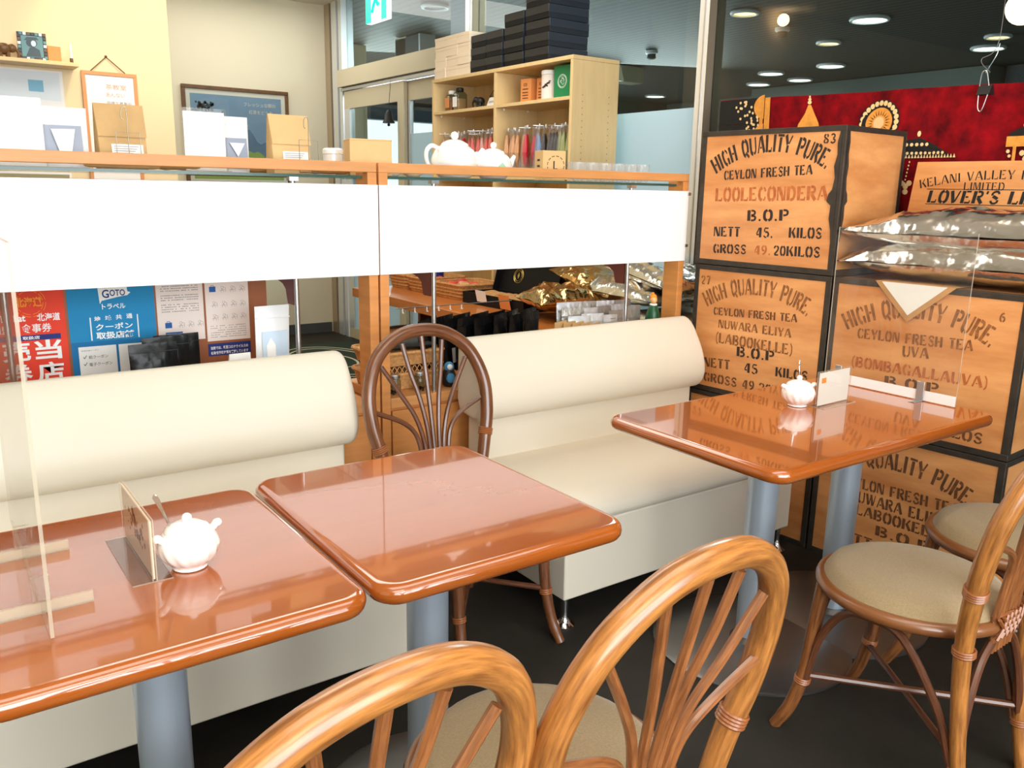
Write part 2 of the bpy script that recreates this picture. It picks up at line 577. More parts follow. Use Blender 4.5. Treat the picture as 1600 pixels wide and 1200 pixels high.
# ---- stencil alphabet: strokes on a unit-high cell (w = cell width)
_st = 'M'
ST = {
    'A': (.9, [((.06, 0), (.36, .93), .1), ((.46, 1), (.82, 0), .2), ((.32, .3), (.5, .3), .08)]),
    'B': (.8, [((.12, 0), (.12, 1), .2), ((.32, .96), (.56, .92), (.64, .75), (.55, .58), (.32, .54), .12), ((.32, .46), (.6, .42), (.68, .25), (.58, .07), (.32, .04), .13)]),
    'C': (.8, [((.38, .97), (.18, .82), (.12, .5), (.18, .18), (.38, .03), .17), ((.52, .97), (.66, .86), (.68, .68), .1), ((.52, .03), (.66, .13), (.7, .3), .1)]),
    'D': (.85, [((.12, 0), (.12, 1), .2), ((.32, .96), (.6, .86), (.7, .5), (.6, .14), (.32, .04), .16)]),
    'E': (.78, [((.12, 0), (.12, 1), .2), ((.31, .95), (.66, .95), .1), ((.31, .51), (.52, .51), .1), ((.31, .05), (.7, .05), .1), ((.66, 0), (.7, .24), .07)]),
    'F': (.74, [((.12, 0), (.12, 1), .2), ((.31, .95), (.66, .95), .1), ((.31, .51), (.52, .51), .1)]),
    'G': (.85, [((.38, .97), (.18, .82), (.12, .5), (.18, .18), (.38, .03), .17), ((.52, .97), (.66, .86), (.68, .7), .1), ((.66, 0), (.66, .42), .18)]),
    'H': (.85, [((.12, 0), (.12, 1), .2), ((.7, 0), (.7, 1), .2), ((.3, .5), (.52, .5), .09)]),
    'I': (.36, [((.16, 0), (.16, 1), .2)]),
    'K': (.82, [((.12, 0), (.12, 1), .2), ((.34, .48), (.7, 1), .1), ((.4, .6), (.74, 0), .19)]),
    'L': (.74, [((.12, 0), (.12, 1), .2), ((.31, .05), (.66, .05), .1), ((.64, 0), (.68, .26), .07)]),
    'M': (1.0, [((.07, 0), (.07, 1), .1), ((.2, 1), (.45, .1), .18), ((.52, .14), (.74, 1), .08), ((.86, 0), (.86, 1), .2)]),
    'N': (.85, [((.08, 0), (.08, 1), .1), ((.2, 1), (.62, 0), .19), ((.74, 0), (.74, 1), .1)]),
    'O': (.82, [((.36, .98), (.17, .84), (.11, .5), (.17, .16), (.36, .02), .17), ((.46, .98), (.65, .84), (.71, .5), (.65, .16), (.46, .02), .17)]),
    'P': (.78, [((.12, 0), (.12, 1), .2), ((.32, .96), (.58, .92), (.67, .73), (.58, .52), (.32, .48), .13)]),
    'Q': (.86, [((.36, .98), (.17, .84), (.11, .5), (.17, .16), (.36, .02), .17), ((.46, .98), (.65, .84), (.71, .5), (.65, .2), .17), ((.42, .22), (.76, -.1), .14)]),
    'R': (.82, [((.12, 0), (.12, 1), .2), ((.32, .96), (.58, .92), (.67, .75), (.58, .57), (.32, .53), .13), ((.4, .46), (.74, 0), .19)]),
    'S': (.74, [((.64, .78), (.54, .95), (.3, .95), (.15, .8), (.16, .66), .12), ((.22, .6), (.42, .5), (.6, .38), .17), ((.64, .3), (.62, .14), (.48, .04), (.26, .05), (.12, .24), .12)]),
    'T': (.74, [((.37, 0), (.37, .84), .2), ((.04, .95), (.7, .95), .1)]),
    'U': (.82, [((.12, 1), (.12, .26), (.18, .1), (.34, .02), .18), ((.46, .02), (.62, .1), (.7, .3), (.7, 1), .11)]),
    'V': (.82, [((.08, 1), (.36, 0), .19), ((.46, .12), (.72, 1), .09)]),
    'W': (1.15, [((.08, 1), (.3, 0), .18), ((.38, .1), (.54, .8), .08), ((.56, 1), (.78, 0), .18), ((.86, .1), (1.04, 1), .08)]),
    'X': (.82, [((.1, 1), (.7, 0), .2), ((.7, 1), (.48, .62), .09), ((.3, .36), (.1, 0), .09)]),
    'Y': (.82, [((.08, 1), (.36, .46), .19), ((.72, 1), (.5, .52), .09), ((.4, 0), (.4, .42), .19)]),
    '(': (.36, [((.3, 1.08), (.14, .8), (.1, .45), (.14, .1), (.3, -.14), .09)]),
    ')': (.36, [((.06, 1.08), (.22, .8), (.26, .45), (.22, .1), (.06, -.14), .09)]),
    '.': (.34, [((.08, .07), (.24, .07), .14)]),
    ',': (.3, [((.16, .1), (.06, -.1), .11)]),
    ' ': (.5, []),
    "'": (.25, [((.12, 1), (.08, .76), .11)]),
    '0': (.7, [((.3, .98), (.15, .8), (.11, .5), (.15, .2), (.3, .02), .15), ((.4, .98), (.55, .8), (.59, .5), (.55, .2), (.4, .02), .15)]),
    '2': (.7, [((.12, .72), (.16, .9), (.34, .97), .12), ((.42, .97), (.58, .82), (.5, .52), (.14, .12), .13), ((.14, .06), (.6, .06), .12)]),
    '3': (.7, [((.14, .86), (.32, .97), (.54, .88), (.54, .66), (.36, .54), .12), ((.36, .46), (.58, .36), (.58, .14), (.34, .03), (.12, .16), .13)]),
    '4': (.72, [((.36, .96), (.08, .36), .09), ((.06, .28), (.34, .28), .1), ((.5, 0), (.5, 1), .19)]),
    '5': (.7, [((.16, .95), (.58, .95), .1), ((.15, .9), (.15, .56), .09), ((.24, .56), (.48, .54), (.6, .34), (.5, .08), .14), ((.4, .03), (.2, .05), (.1, .2), .1)]),
    '6': (.7, [((.5, .96), (.24, .78), (.12, .4), (.2, .08), (.32, .03), .14), ((.3, .54), (.5, .5), (.58, .28), (.5, .08), (.4, .03), .13)]),
    '7': (.7, [((.1, .94), (.62, .94), .11), ((.58, .86), (.3, 0), .17)]),
    '8': (.7, [((.3, .97), (.16, .84), (.2, .62), (.52, .4), (.58, .2), (.4, .03), .13), ((.42, .97), (.56, .84), (.5, .66), .11), ((.22, .44), (.12, .2), (.3, .03), .12)]),
    '9': (.7, [((.2, .04), (.46, .22), (.58, .6), (.5, .92), (.38, .97), .14), ((.4, .46), (.2, .5), (.12, .72), (.2, .92), (.32, .97), .13)]),
}


def stencil(mb, s, mapper, h, w, mi=0, fat=1.38):
    """lay the string over x in 0..w, y in 0..h (mapper sends (x,y) to the surface)"""
    tot = sum(ST[c][0] + .1 for c in s)
    sx = w / tot
    x = 0
    for c in s:
        cw, strokes = ST[c]
        for st in strokes:
            pts, wd = st[:-1], st[-1] * fat
            wx = wd
            L = len(pts)
            if L > 2:
                q = crv([(p[0], p[1], 0) for p in pts], 3)
                pts = [(p.x, p.y) for p in q]
                L = len(pts)
            A, B = [], []
            for i, p in enumerate(pts):
                a, b = pts[max(i - 1, 0)], pts[min(i + 1, L - 1)]
                dx, dy = b[0] - a[0], b[1] - a[1]
                l = math.hypot(dx, dy) or 1
                nx, ny = -dy / l * wx / 2, dx / l * wd / 2
                A.append((p[0] + nx, p[1] + ny))
                B.append((p[0] - nx, p[1] - ny))
            vs = [mapper((x + p[0]) * sx, p[1] * h) for p in A + B]
            mb.add(vs, [(i, i + 1, L + i + 1, L + i) for i in range(L - 1)], mi)
        x += cw + .1


def arc_map(p0, pm, p1, surf):
    """mapper along the circle through three baseline points; returns mapper and arc length"""
    ax, ay = p0
    bx, by = pm
    cx, cy = p1
    d = 2 * (ax * (by - cy) + bx * (cy - ay) + cx * (ay - by))
    ux = ((ax * ax + ay * ay) * (by - cy) + (bx * bx + by * by) * (cy - ay) + (cx * cx + cy * cy) * (ay - by)) / d
    uy = ((ax * ax + ay * ay) * (cx - bx) + (bx * bx + by * by) * (ax - cx) + (cx * cx + cy * cy) * (bx - ax)) / d
    r = math.hypot(ax - ux, ay - uy)
    t0 = math.atan2(ax - ux, ay - uy)
    t1 = math.atan2(cx - ux, cy - uy)

    def f(x, y):
        t = t0 + x / r
        return surf(ux + (r + y) * math.sin(t), uy + (r + y) * math.cos(t))
    return f, (t1 - t0) * r


# ------------------------------------------------------------------ room shell
X_L, Y_F, Y_B, X_R, Z_C = -3.4, -2.6, 7.35, 3.25, 2.84
struct('floor', MB().box(X_L, X_R, Y_F, Y_B, -.1, 0), m_floor, smooth=False)
struct('ceiling', MB().box(X_L - .1, X_R + .05, Y_F, Y_B + .1, Z_C, Z_C + .1), m_ceil, smooth=False)
struct('wall_left', MB().box(X_L - .1, X_L, Y_F, Y_B, 0, Z_C), m_wall, smooth=False)
struct('wall_back', MB().box(1.2, X_R - .03, Y_B, Y_B + .1, 0, Z_C), m_wall, smooth=False)
struct('baseboard_back', MB().box(1.29, X_R - .06, Y_B - .012, Y_B, 0, .09), m_dgrey, smooth=False)
struct('wall_pillar', MB().box(X_L, 1.29, 5.0, Y_B, 0, Z_C), m_pillar, smooth=False)
wf = MB()
wf.box(X_L, -2.1, Y_F - .1, Y_F, 0, Z_C).box(2.7, X_R, Y_F - .1, Y_F, 0, Z_C).box(-2.1, 2.7, Y_F - .1, Y_F, 0, .6).box(-2.1, 2.7, Y_F - .1, Y_F, 2.68, Z_C)
struct('wall_front', wf, m_wall, smooth=False)
win = struct('window_1', MB().box(-2.1, 2.7, Y_F - .06, Y_F - .05, .6, 2.68), m_glass, smooth=False)
for k, x in enumerate((-2.1, -.52, 1.08, 2.66)):
    build('frame', MB().box(x, x + .045, Y_F - .09, Y_F - .02, .6, 2.68), m_alu, win, smooth=False)

# glass shop wall on the hall side, x = 3.25
gw = struct('window_2', MB().box(X_R, X_R + .01, Y_F, 2.93, .0, Z_C), m_glassdk, smooth=False)
gw3 = struct('window_3', MB().box(X_R, X_R + .01, 2.99, 4.98, .0, Z_C), m_glassdk, smooth=False)
build('frosted_film', MB().box(X_R - .004, X_R - .001, 2.995, 4.96, .06, 1.73), m_frost, gw3, smooth=False)
gw4 = struct('window_4', MB().box(X_R, X_R + .01, 5.06, 7.0, 2.27, Z_C), m_glassdk, smooth=False)
for k, (y0, y1) in enumerate(((2.93, 2.99), (4.98, 5.06))):
    t = struct('trim_%d' % (k + 1), MB().box(X_R - .05, X_R + .06, y0, y1, 0, Z_C, mis=[0, 0, 1, 1, 0, 0]), [m_alu, m_alurefl], smooth=False)
    build('groove', MB().box(X_R - .053, X_R - .049, y0 + .022, y0 + .03, 0, Z_C), m_steel, t, smooth=False)
for k, (y0, y1, m) in enumerate(((7.0, 7.06, m_alu), (7.1, 7.2, m_alu), (7.24, 7.34, m_alurefl))):
    struct('trim_%d' % (k + 3), MB().box(X_R - .05, X_R + .06, y0, y1, 0, Z_C), m, smooth=False)
gw5 = struct('window_5', MB().box(X_R, X_R + .01, 7.06, 7.34, .0, Z_C), m_glassdk, smooth=False)
# transom and sliding doors
struct('trim_6', MB().box(X_R - .1, X_R + .08, 5.06, 7.0, 2.135, 2.27), m_beige, smooth=False)
struct('trim_7', MB().box(X_R - .07, X_R + .05, 5.06, 7.0, 2.105, 2.128), m_steel, smooth=False)
for k, (y0, y1, x) in enumerate(((5.9, 6.95, 3.19), (5.08, 5.97, 3.225))):
    dr = struct('door_%d' % (k + 1), MB().box(x + .012, x + .02, y0 + .08, y1 - .08, .08, 1.98), m_glassdk, smooth=False)
    build('door_rail', MB().box(x, x + .03, y0, y1, 1.96, 2.1), m_beige, dr, smooth=False)
    build('door_rail', MB().box(x, x + .03, y0, y1, 0.01, .1), m_beige, dr, smooth=False)
    build('door_stile', MB().box(x, x + .03, y0, y0 + .1, .1, 1.96), m_beige if k == 0 else m_alu, dr, smooth=False)
    build('door_stile', MB().box(x, x + .03, y1 - .1, y1, .1, 1.96), m_alu, dr, smooth=False)
    build('frosted_film', MB().box(x + .006, x + .009, y0 + .1, y1 - .1, .1, 1.72 if k else .9), m_frost, dr, smooth=False)

# hall beyond the glass
struct('floor_hall', MB().box(X_R, 14, -5, 14, -.1, 0), m_hallfloor, smooth=False)
hc = struct('ceiling_hall', MB().box(X_R + .08, 14, -5, 14, 3.0, 3.1), m_hallceil, smooth=False)
struct('wall_hall', MB().box(12.5, 12.6, -5, 14, 0, 3.0), m_hallwall, smooth=False)
struct('wall_hall_side', MB().box(X_R + .1, 14, -5.1, -5, 0, 3.0), m_hallwall, smooth=False)
struct('wall_hall_lintel', MB().box(X_R + .1, 14, 12.4, 12.6, 2.35, 3.0), m_halldark, smooth=False)
struct('trim_8', MB().box(11.6, 12.5, 5.8, 9.6, 2.45, 2.99), m_hallwall, smooth=False, bevel=.01)
struct('trim_9', MB().box(11.8, 12.5, 3.2, 5.7, 2.4, 2.99), m_halldark, smooth=False, bevel=.01)
struct('trim_10', MB().box(12.4, 12.49, -2, 12, 2.32, 2.38), m_alu, smooth=False)
struct('column_hall', MB().box(4.6, 4.85, 9.9, 10.2, 0, 2.99), m_hallbeige, smooth=False, bevel=.01)
struct('trim_11', MB().box(4.9, 8.6, 9.0, 9.25, 2.78, 2.99), m_hallbeige, smooth=False, bevel=.01)
for k, (x, y, m) in enumerate(((7.87, 5.15, m_emw), (10.23, 7.19, m_emw), (10.26, 8.17, m_emw), (10.31, 5.21, m_emw), (6.74, 5.73, m_emy), (8.71, 6.18, m_emy), (11.12, 8.32, m_emw), (11.11, 9.07, m_emw), (9.67, 4.8, m_emy), (11.2, 11.4, m_emw), (4.35, 7.41, m_halldark))):
    t = thing('ceiling_downlight', ['round white downlight in the hall ceiling, largest of the white ones', 'round white downlight beyond the one nearest the mullion', 'white downlight at the left end of the far row, hall ceiling', 'round white downlight at the far right, beside the hanging string', 'warm downlight in the hall ceiling near the top edge, right of the tall mullion', 'small warm downlight in the middle of the hall ceiling', 'small white downlight low in the far row of the hall', 'smallest white downlight of the far row, leftmost of it', 'warm downlight above the white one at the far right', 'faint white downlight seen above the frosted pane', 'unlit round ceiling speaker above the cream cartons'][k], 'light', (x, y, 2.985))
    rr = .15 if m is m_emw else .1
    build('trim_ring', MB().torus((0, 0, 0), rr + .02, .018, n=24), m_white, t)
    build('lens', MB().lathe([(rr, .0), (rr, .01)], 24, (0, 0, -.002)), m, t, smooth=False)
for k, (x, y) in enumerate(((7.62, 5.97), (7.67, 7.91))):
    t = thing('smoke_detector', ['white smoke detector on the hall ceiling right of the tall mullion', 'white smoke detector on the hall ceiling above the frosted pane'][k], 'detector', (x, y, 2.99))
    build('base', MB().lathe([(.075, 0), (.075, -.03), (.06, -.04)], 20), m_white, t)
    build('sensor', MB().lathe([(.05, -.04), (.055, -.085), (.035, -.1)], 20), m_dgrey, t)
t = thing('hanging_sign_box', 'dark grey box hanging from the hall ceiling above the doors', 'sign', (5.0, 9.0, 2.78))
build('cabinet', MB().box(-.1, .1, -.28, .26, -.02, .2), m_halldark, t, bevel=.01)
build('side_panel', MB().box(-.1, .1, -.32, -.285, -.02, .2), m_alu, t, bevel=.004)

# exit sign hung from the cafe ceiling
t = thing('exit_sign', 'green and white running-figure exit sign hanging by the corner of the glass wall', 'sign', (2.9, 5.72, 2.45))
build('housing', MB().box(-.02, .02, -.16, .15, 0, .31), m_exitw, t, bevel=.004)
build('green_panel', MB().box(-.024, -.0205, .07, .15, .0, .31), m_exitg, t, smooth=False)
build('green_panel', MB().box(-.024, -.0205, -.16, -.09, .0, .31), m_exitg, t, smooth=False)
rm = MB()
rm.tube([(-.023, .0, .25), (-.023, .0, .27)], .02, 10)
rm.tube([(-.023, .0, .22), (-.023, -.01, .15)], .022, 8).tube([(-.023, -.01, .15), (-.023, .03, .1), (-.023, .045, .06)], .012, 8).tube([(-.023, -.01, .15), (-.023, -.04, .1), (-.023, -.06, .11)], .012, 8).tube([(-.023, .0, .21), (-.023, .04, .18)], .01, 8).tube([(-.023, .0, .21), (-.023, -.04, .19)], .01, 8)
build('running_figure', rm, m_exitg, t)
build('hanger', MB().tube([(0, 0, .31), (0, 0, .39)], .012, 8), m_steel, t)

# ------------------------------------------------------------------ divider cabinets behind the benches
CV = 2.5


def cabinet(label, x0, x1, poles):
    t = thing('divider_cabinet', label, 'cabinet', (x0, CV, 0))
    w = x1 - x0
    d = .36
    for x in (0, w - .032):
        build('front_post', MB().box(x, x + .032, 0, .085, 0, 1.366), m_oak, t, bevel=.0015)
        build('side_panel', MB().box(x + .006, x + .026, .086, d, 0, .586), m_oak, t, smooth=False)
    build('top_rail', MB().box(0, w, 0, .035, 1.366, 1.397), m_oakh, t, bevel=.002)
    b = build('base_unit', MB().box(.034, w - .034, .012, d, 0, .585), m_oak, t, bevel=.0015)
    for k in range(2):
        a0 = .036 + k * (w - .07) / 2
        build('base_door', MB().box(a0, a0 + (w - .07) / 2 - .004, -.004, .0115, .03, .578), m_oak, b, bevel=.0015)
    build('base_top', MB().box(.033, w - .033, 0, d, .587, .622), m_oakh, t, bevel=.002)
    gs = build('glass_shelf', MB().box(.034, w - .034, .037, d, 1.347, 1.356, mis=[1, 1, 1, 1, 0, 0]), [m_glass, m_glassedge], t, smooth=False)
    for px in poles:
        build('shelf_pole', MB().tube([(px - x0, .03, .622), (px - x0, .03, 1.346)], .008, 10), m_steel, t)
        br = MB()
        br.prism([(0, 0), (.05, 0), (.065, .045), (.09, .06), (.2, .08), (.2, .132), (0, .132)], -.006, .006)
        b = build('shelf_bracket', br, m_darkred, t, smooth=False)
        b.rotation_euler = (R(90), 0, R(90))
        b.location = (px - x0, .042, .956)
        build('pole_clip', MB().box(px - x0 - .014, px - x0 + .014, .016, .04, 1.335, 1.347), m_steel, t)
    gl = build('glass_shelf', MB().box(.034, w - .034, .05, d - .02, 1.09, 1.098, mis=[1, 1, 1, 1, 0, 0]), [m_glass, m_glassedge], t, smooth=False)
    return t


cabinet('oak shelf divider behind the left bench, papers and pouches on its top', -.62, 1.252, (.985, .2))
cabinet('oak shelf divider behind the right bench, teapots on its top', 1.259, 2.674, (1.477, 2.38))
for k, (x0, x1, lb) in enumerate(((-.62, 1.254, 'long blank white board fixed across the left shelf divider'), (1.258, 2.674, 'long blank white board fixed across the right shelf divider'))):
    t = tag(build('blank_board', MB().box(0, x1 - x0, -.004, -.0005, 1.043, 1.328), m_white, None, (x0, CV, 0), bevel=.0008), lb, 'board')
    if k:
        for z in (1.31, 1.1):
            build('fixing_clip', MB().box(x1 - x0 - .006, x1 - x0 + .008, -.008, .004, z, z + .012), m_steel, t)

# ------------------------------------------------------------------ benches
def inset_ring(prof, u, k, cx, cz, hx, hz):
    fx, fz = 1 - k / hx, 1 - k / hz
    return [Vector((u, cx + (p[0] - cx) * fx, cz + (p[1] - cz) * fz)) for p in prof]


def extrude(prof, u0, u1, r):
    xs = [p[0] for p in prof]
    zs = [p[1] for p in prof]
    cx, cz = (max(xs) + min(xs)) / 2, (max(zs) + min(zs)) / 2
    hx, hz = (max(xs) - min(xs)) / 2, (max(zs) - min(zs)) / 2
    rings = [inset_ring(prof, u0 + r * (1 - math.cos(R(18 * k))), r * (1 - math.sin(R(18 * k))), cx, cz, hx, hz) for k in range(6)]
    rings2 = [inset_ring(prof, u1 - r * (1 - math.cos(R(18 * k))), r * (1 - math.sin(R(18 * k))), cx, cz, hx, hz) for k in range(5, -1, -1)]
    n = 10
    mid = [inset_ring(prof, u0 + r + (u1 - u0 - 2 * r) * i / n, 0, cx, cz, hx, hz) for i in range(1, n)]
    return rings + mid + rings2


def bez(pts, n):
    return [(p.x, p.y) for p in crv([(a, b, 0) for a, b in pts], n)]


def bench(label, u0, u1):
    t = thing('bench', label, 'bench', (u0, 1.82, 0))
    L = u1 - u0
    seat = bez([(.52, .405), (.3, .418), (.12, .42), (.045, .41), (.008, .382), (0, .355), (.006, .34)], 4) + [(.02, .337), (.52, .337)]
    build('seat_cushion', MB().rings(extrude(seat, 0, L, .02)), m_vinyl, t, ang=50)
    build('seat_base', MB().box(.004, L - .004, .008, .62, .097, .335), m_vinyl, t, bevel=.006, seg=3)
    build('lower_back', MB().box(.03, L - .03, .515, .60, .335, .60), m_vinyl, t, bevel=.01, seg=3)
    back = bez([(.53, .545), (.495, .552), (.468, .58), (.46, .63), (.482, .70), (.525, .77), (.555, .808), (.585, .826), (.618, .818), (.632, .79)], 4) + [(.636, .60), (.62, .56)]
    build('backrest', MB().rings(extrude(back, 0, L, .025)), m_vinyl, t, ang=60)
    for x in (.03, L - .03):
        for y in (.035, .58):
            build('foot', MB().lathe([(.032, 0), (.033, .004), (.02, .014), (.0125, .03), (.011, .05), (.011, .097)], 20, (x, y, 0)), m_chrome, t)
    return t


bench('cream vinyl bench on the left, behind the two square tables', -.75, 1.076)
bench('cream vinyl bench on the right, running up to the tea crates', 1.519, 2.615)


# ------------------------------------------------------------------ tables
def table(label, x0, x1, y0, y1, columns, disc, group=None):
    cx, cy = (x0 + x1) / 2, (y0 + y1) / 2
    t = thing('cafe_table', label, 'table', (cx, cy, 0), group=group)
    rings = []
    th = .036
    for k in range(9):
        a = -PI / 2 + PI * k / 8
        ins = .016 * (1 - math.cos(a))
        rings.append([Vector((x, y, .7 - th / 2 + th / 2 * math.sin(a))) for x, y in rrect(x0 - cx + ins, x1 - cx - ins, y0 - cy + ins, y1 - cy - ins, .052 - ins, 8)])
    for ins in (.02, .03):
        rings.append([Vector((x, y, .7)) for x, y in rrect(x0 - cx + ins, x1 - cx - ins, y0 - cy + ins, y1 - cy - ins, .052 - ins, 8)])
    top = build('tabletop', MB().rings(rings), m_table, t, ang=50)
    for (px, py) in columns:
        build('column', MB().tube([(px - cx, py - cy, .012), (px - cx, py - cy, .655)], .044, 28), m_column, t)
        build('mounting_plate', MB().box(px - cx - .12, px - cx + .12, py - cy - .12, py - cy + .12, .655, .6635), m_black, t)
        build('base_disc', MB().lathe([(disc, 0), (disc, .006), (disc - .01, .011), (.06, .016), (.05, .03)], 48, (px - cx, py - cy, 0)), m_disc, t)
    return t


table('square varnished table on the left with an acrylic screen on it', -.01, .543, 1.105, 1.712, [(.277, 1.41)], .24)
table('bare square varnished table in the middle, beside the left one', .551, 1.088, 1.105, 1.738, [(.812, 1.42)], .24)
table('long varnished table on the right, pushed up to the tea crates', 1.572, 2.592, 1.13, 1.742, [(1.955, 1.465), (2.33, 1.44)], .29)


# ------------------------------------------------------------------ rattan chairs
def chair(label, group):
    t = thing('rattan_chair', label, 'chair', (0, 0, 0), group=group)
    hp = [(.150, -.238, 0), (.152, -.215, .12), (.158, -.198, .3), (.166, -.196, .42), (.186, -.208, .52), (.208, -.228, .62), (.207, -.25, .72), (.166, -.276, .815), (.09, -.292, .872), (0, -.297, .888)]
    path = crv(hp + [(-x, y, z) for x, y, z in hp[-2::-1]], 7)
    n = len(path)
    rad = [.0155 + .0055 * min(1, max(0, (p.z - .1) / .5)) for p in path]
    build('back_frame', MB().tube(path, rad, 14), m_rattan, t)
    # fan of seven rods rising from the bundle
    ends = {0: (0, -.294, .87), 1: (.072, -.288, .852), 2: (.152, -.274, .79), 3: (.196, -.243, .66)}
    fan = {0: [(0, -.2, .36), (0, -.205, .46), (0, -.235, .62)],
           1: [(.014, -.2, .36), (.0155, -.205, .46), (.02, -.222, .58), (.034, -.245, .68), (.055, -.268, .765)],
           2: [(.028, -.2, .36), (.031, -.205, .46), (.036, -.218, .55), (.058, -.234, .63), (.1, -.255, .705)],
           3: [(.042, -.2, .36), (.0475, -.205, .46), (.050, -.213, .525), (.066, -.224, .582), (.11, -.235, .622)]}
    for k in range(-3, 4):
        s = 1 if k >= 0 else -1
        pts = fan[abs(k)] + [ends[abs(k)]]
        build('spoke', MB().tube(crv([(s * x, y, z) for x, y, z in pts], 6), .0078, 8), m_rodl, t)
    wr = MB()
    for i in range(7):
        z = .395 + i * .0085
        w = .054 - .0016 * abs(i - 3)
        wr.tube([(w * math.cos(a), -.202 + .0115 * math.sin(a), z + .004 * math.sin(2 * a + i)) for a in [2 * PI * j / 18 for j in range(19)]], .0045, 6)
    for i in range(5):
        for s in (1, -1):
            x0 = -.04 + i * .02
            wr.tube(crv([(x0 - s * .02, -.216, .40), (x0, -.219, .424), (x0 + s * .02, -.216, .448)], 3), .004, 5)
    build('woven_wrap', wr, m_bind, t)
    # seat
    def dome(u, v):
        a = 2 * PI * u
        r = .2 * v
        return (r * math.cos(a) * 1.0, r * math.sin(a) * 1.02, .452 + .02 * (1 - v ** 3) - (.022 * max(0, (v - .9) / .1) ** 2))
    c = MB().grid(dome, 40, 14)
    c.lathe([(.197, .418), (.2, .43)], 40)
    build('seat_cushion', c, m_fabric, t, ang=80)
    build('seat_rim', MB().torus((0, 0, .418), .204, .016, n=44, k=10), m_rattanm, t)
    for s in (1, -1):
        fl = crv([(s * .148, .142, .415), (s * .152, .152, .30), (s * .154, .166, .17), (s * .16, .19, .07), (s * .172, .222, 0)], 6)
        build('leg', MB().tube(fl, [.0165 if p.z > .03 else .015 for p in fl], 12), m_rattanm, t)
        # arched side braces
        ar = crv([(s * .158, .16, .15), (s * .158, .13, .28), (s * .166, .07, .372), (s * .17, 0, .39), (s * .166, -.07, .372), (s * .16, -.155, .25), (s * .152, -.2, .12)], 6)
        build('brace', MB().tube(ar, .0098, 8), m_rodd, t)
        rb = crv([(s * .148, -.212, .13), (s * .13, -.205, .24), (s * .085, -.2, .34), (s * .04, -.2, .385)], 6)
        build('brace', MB().tube(rb, .0098, 8), m_rodd, t)
    fb = crv([(.148, .165, .16), (.135, .16, .27), (.08, .165, .36), (0, .17, .385), (-.08, .165, .36), (-.135, .16, .27), (-.148, .165, .16)], 6)
    build('brace', MB().tube(fb, .0098, 8), m_rodd, t)
    for s, z in ((1, .142), (-1, .16)):
        build('stretcher', MB().tube([(s * .152, .172, z), (-s * .150, -.212, z)], .0085, 8), m_rodd, t)
    def wraps(name, p, ax, r, k=3):
        w = MB()
        for i in range(k):
            w.torus(Vector(p) + Vector(ax).normalized() * (i - (k - 1) / 2) * .0058, r, .003, ax, 18, 5)
        build(name, w, m_bind, t)
    for s in (1, -1):
        wraps('binding', (s * .193, -.2135, .55), (s * .3, -.2, 1), .0215, 4)
        wraps('binding', (s * .163, -.1965, .40), (s * .07, 0, 1), .0212, 3)
        wraps('binding', (s * .152, -.215, .12), (0, .1, 1), .018, 3)
        wraps('binding', (s * .1545, .168, .15), (0, -.15, 1), .0175, 3)
    return t


ch = chair('rattan chair at the front left, tucked in at the square tables', None)
ch.location = (.272, .905, 0)
ch.rotation_euler = (0, 0, R(7))
dup(ch, (.735, .925, 0), R(4), 'rattan chair right of the front left one, whole fan back in view')
sw = {m_rattan: m_rattan2, m_rattanm: m_rattan2, m_rodl: m_rodd}
dup(ch, (1.2985, 2.0, 0), R(181), 'dark rattan chair standing in the gap between the two benches', sw)
dup(ch, (1.86, .945, 0), R(2), 'rattan chair at the near side of the long table, in front of its twin')
dup(ch, (2.37, .95, 0), R(0), 'rattan chair by the lowest tea crate, half hidden behind another chair')


# ------------------------------------------------------------------ tea crates
CH = .5205
CD = .42
TH = R(3.354)
NX, NY = Vector((math.cos(TH), math.sin(TH), 0)), Vector((-math.sin(TH), math.cos(TH), 0))


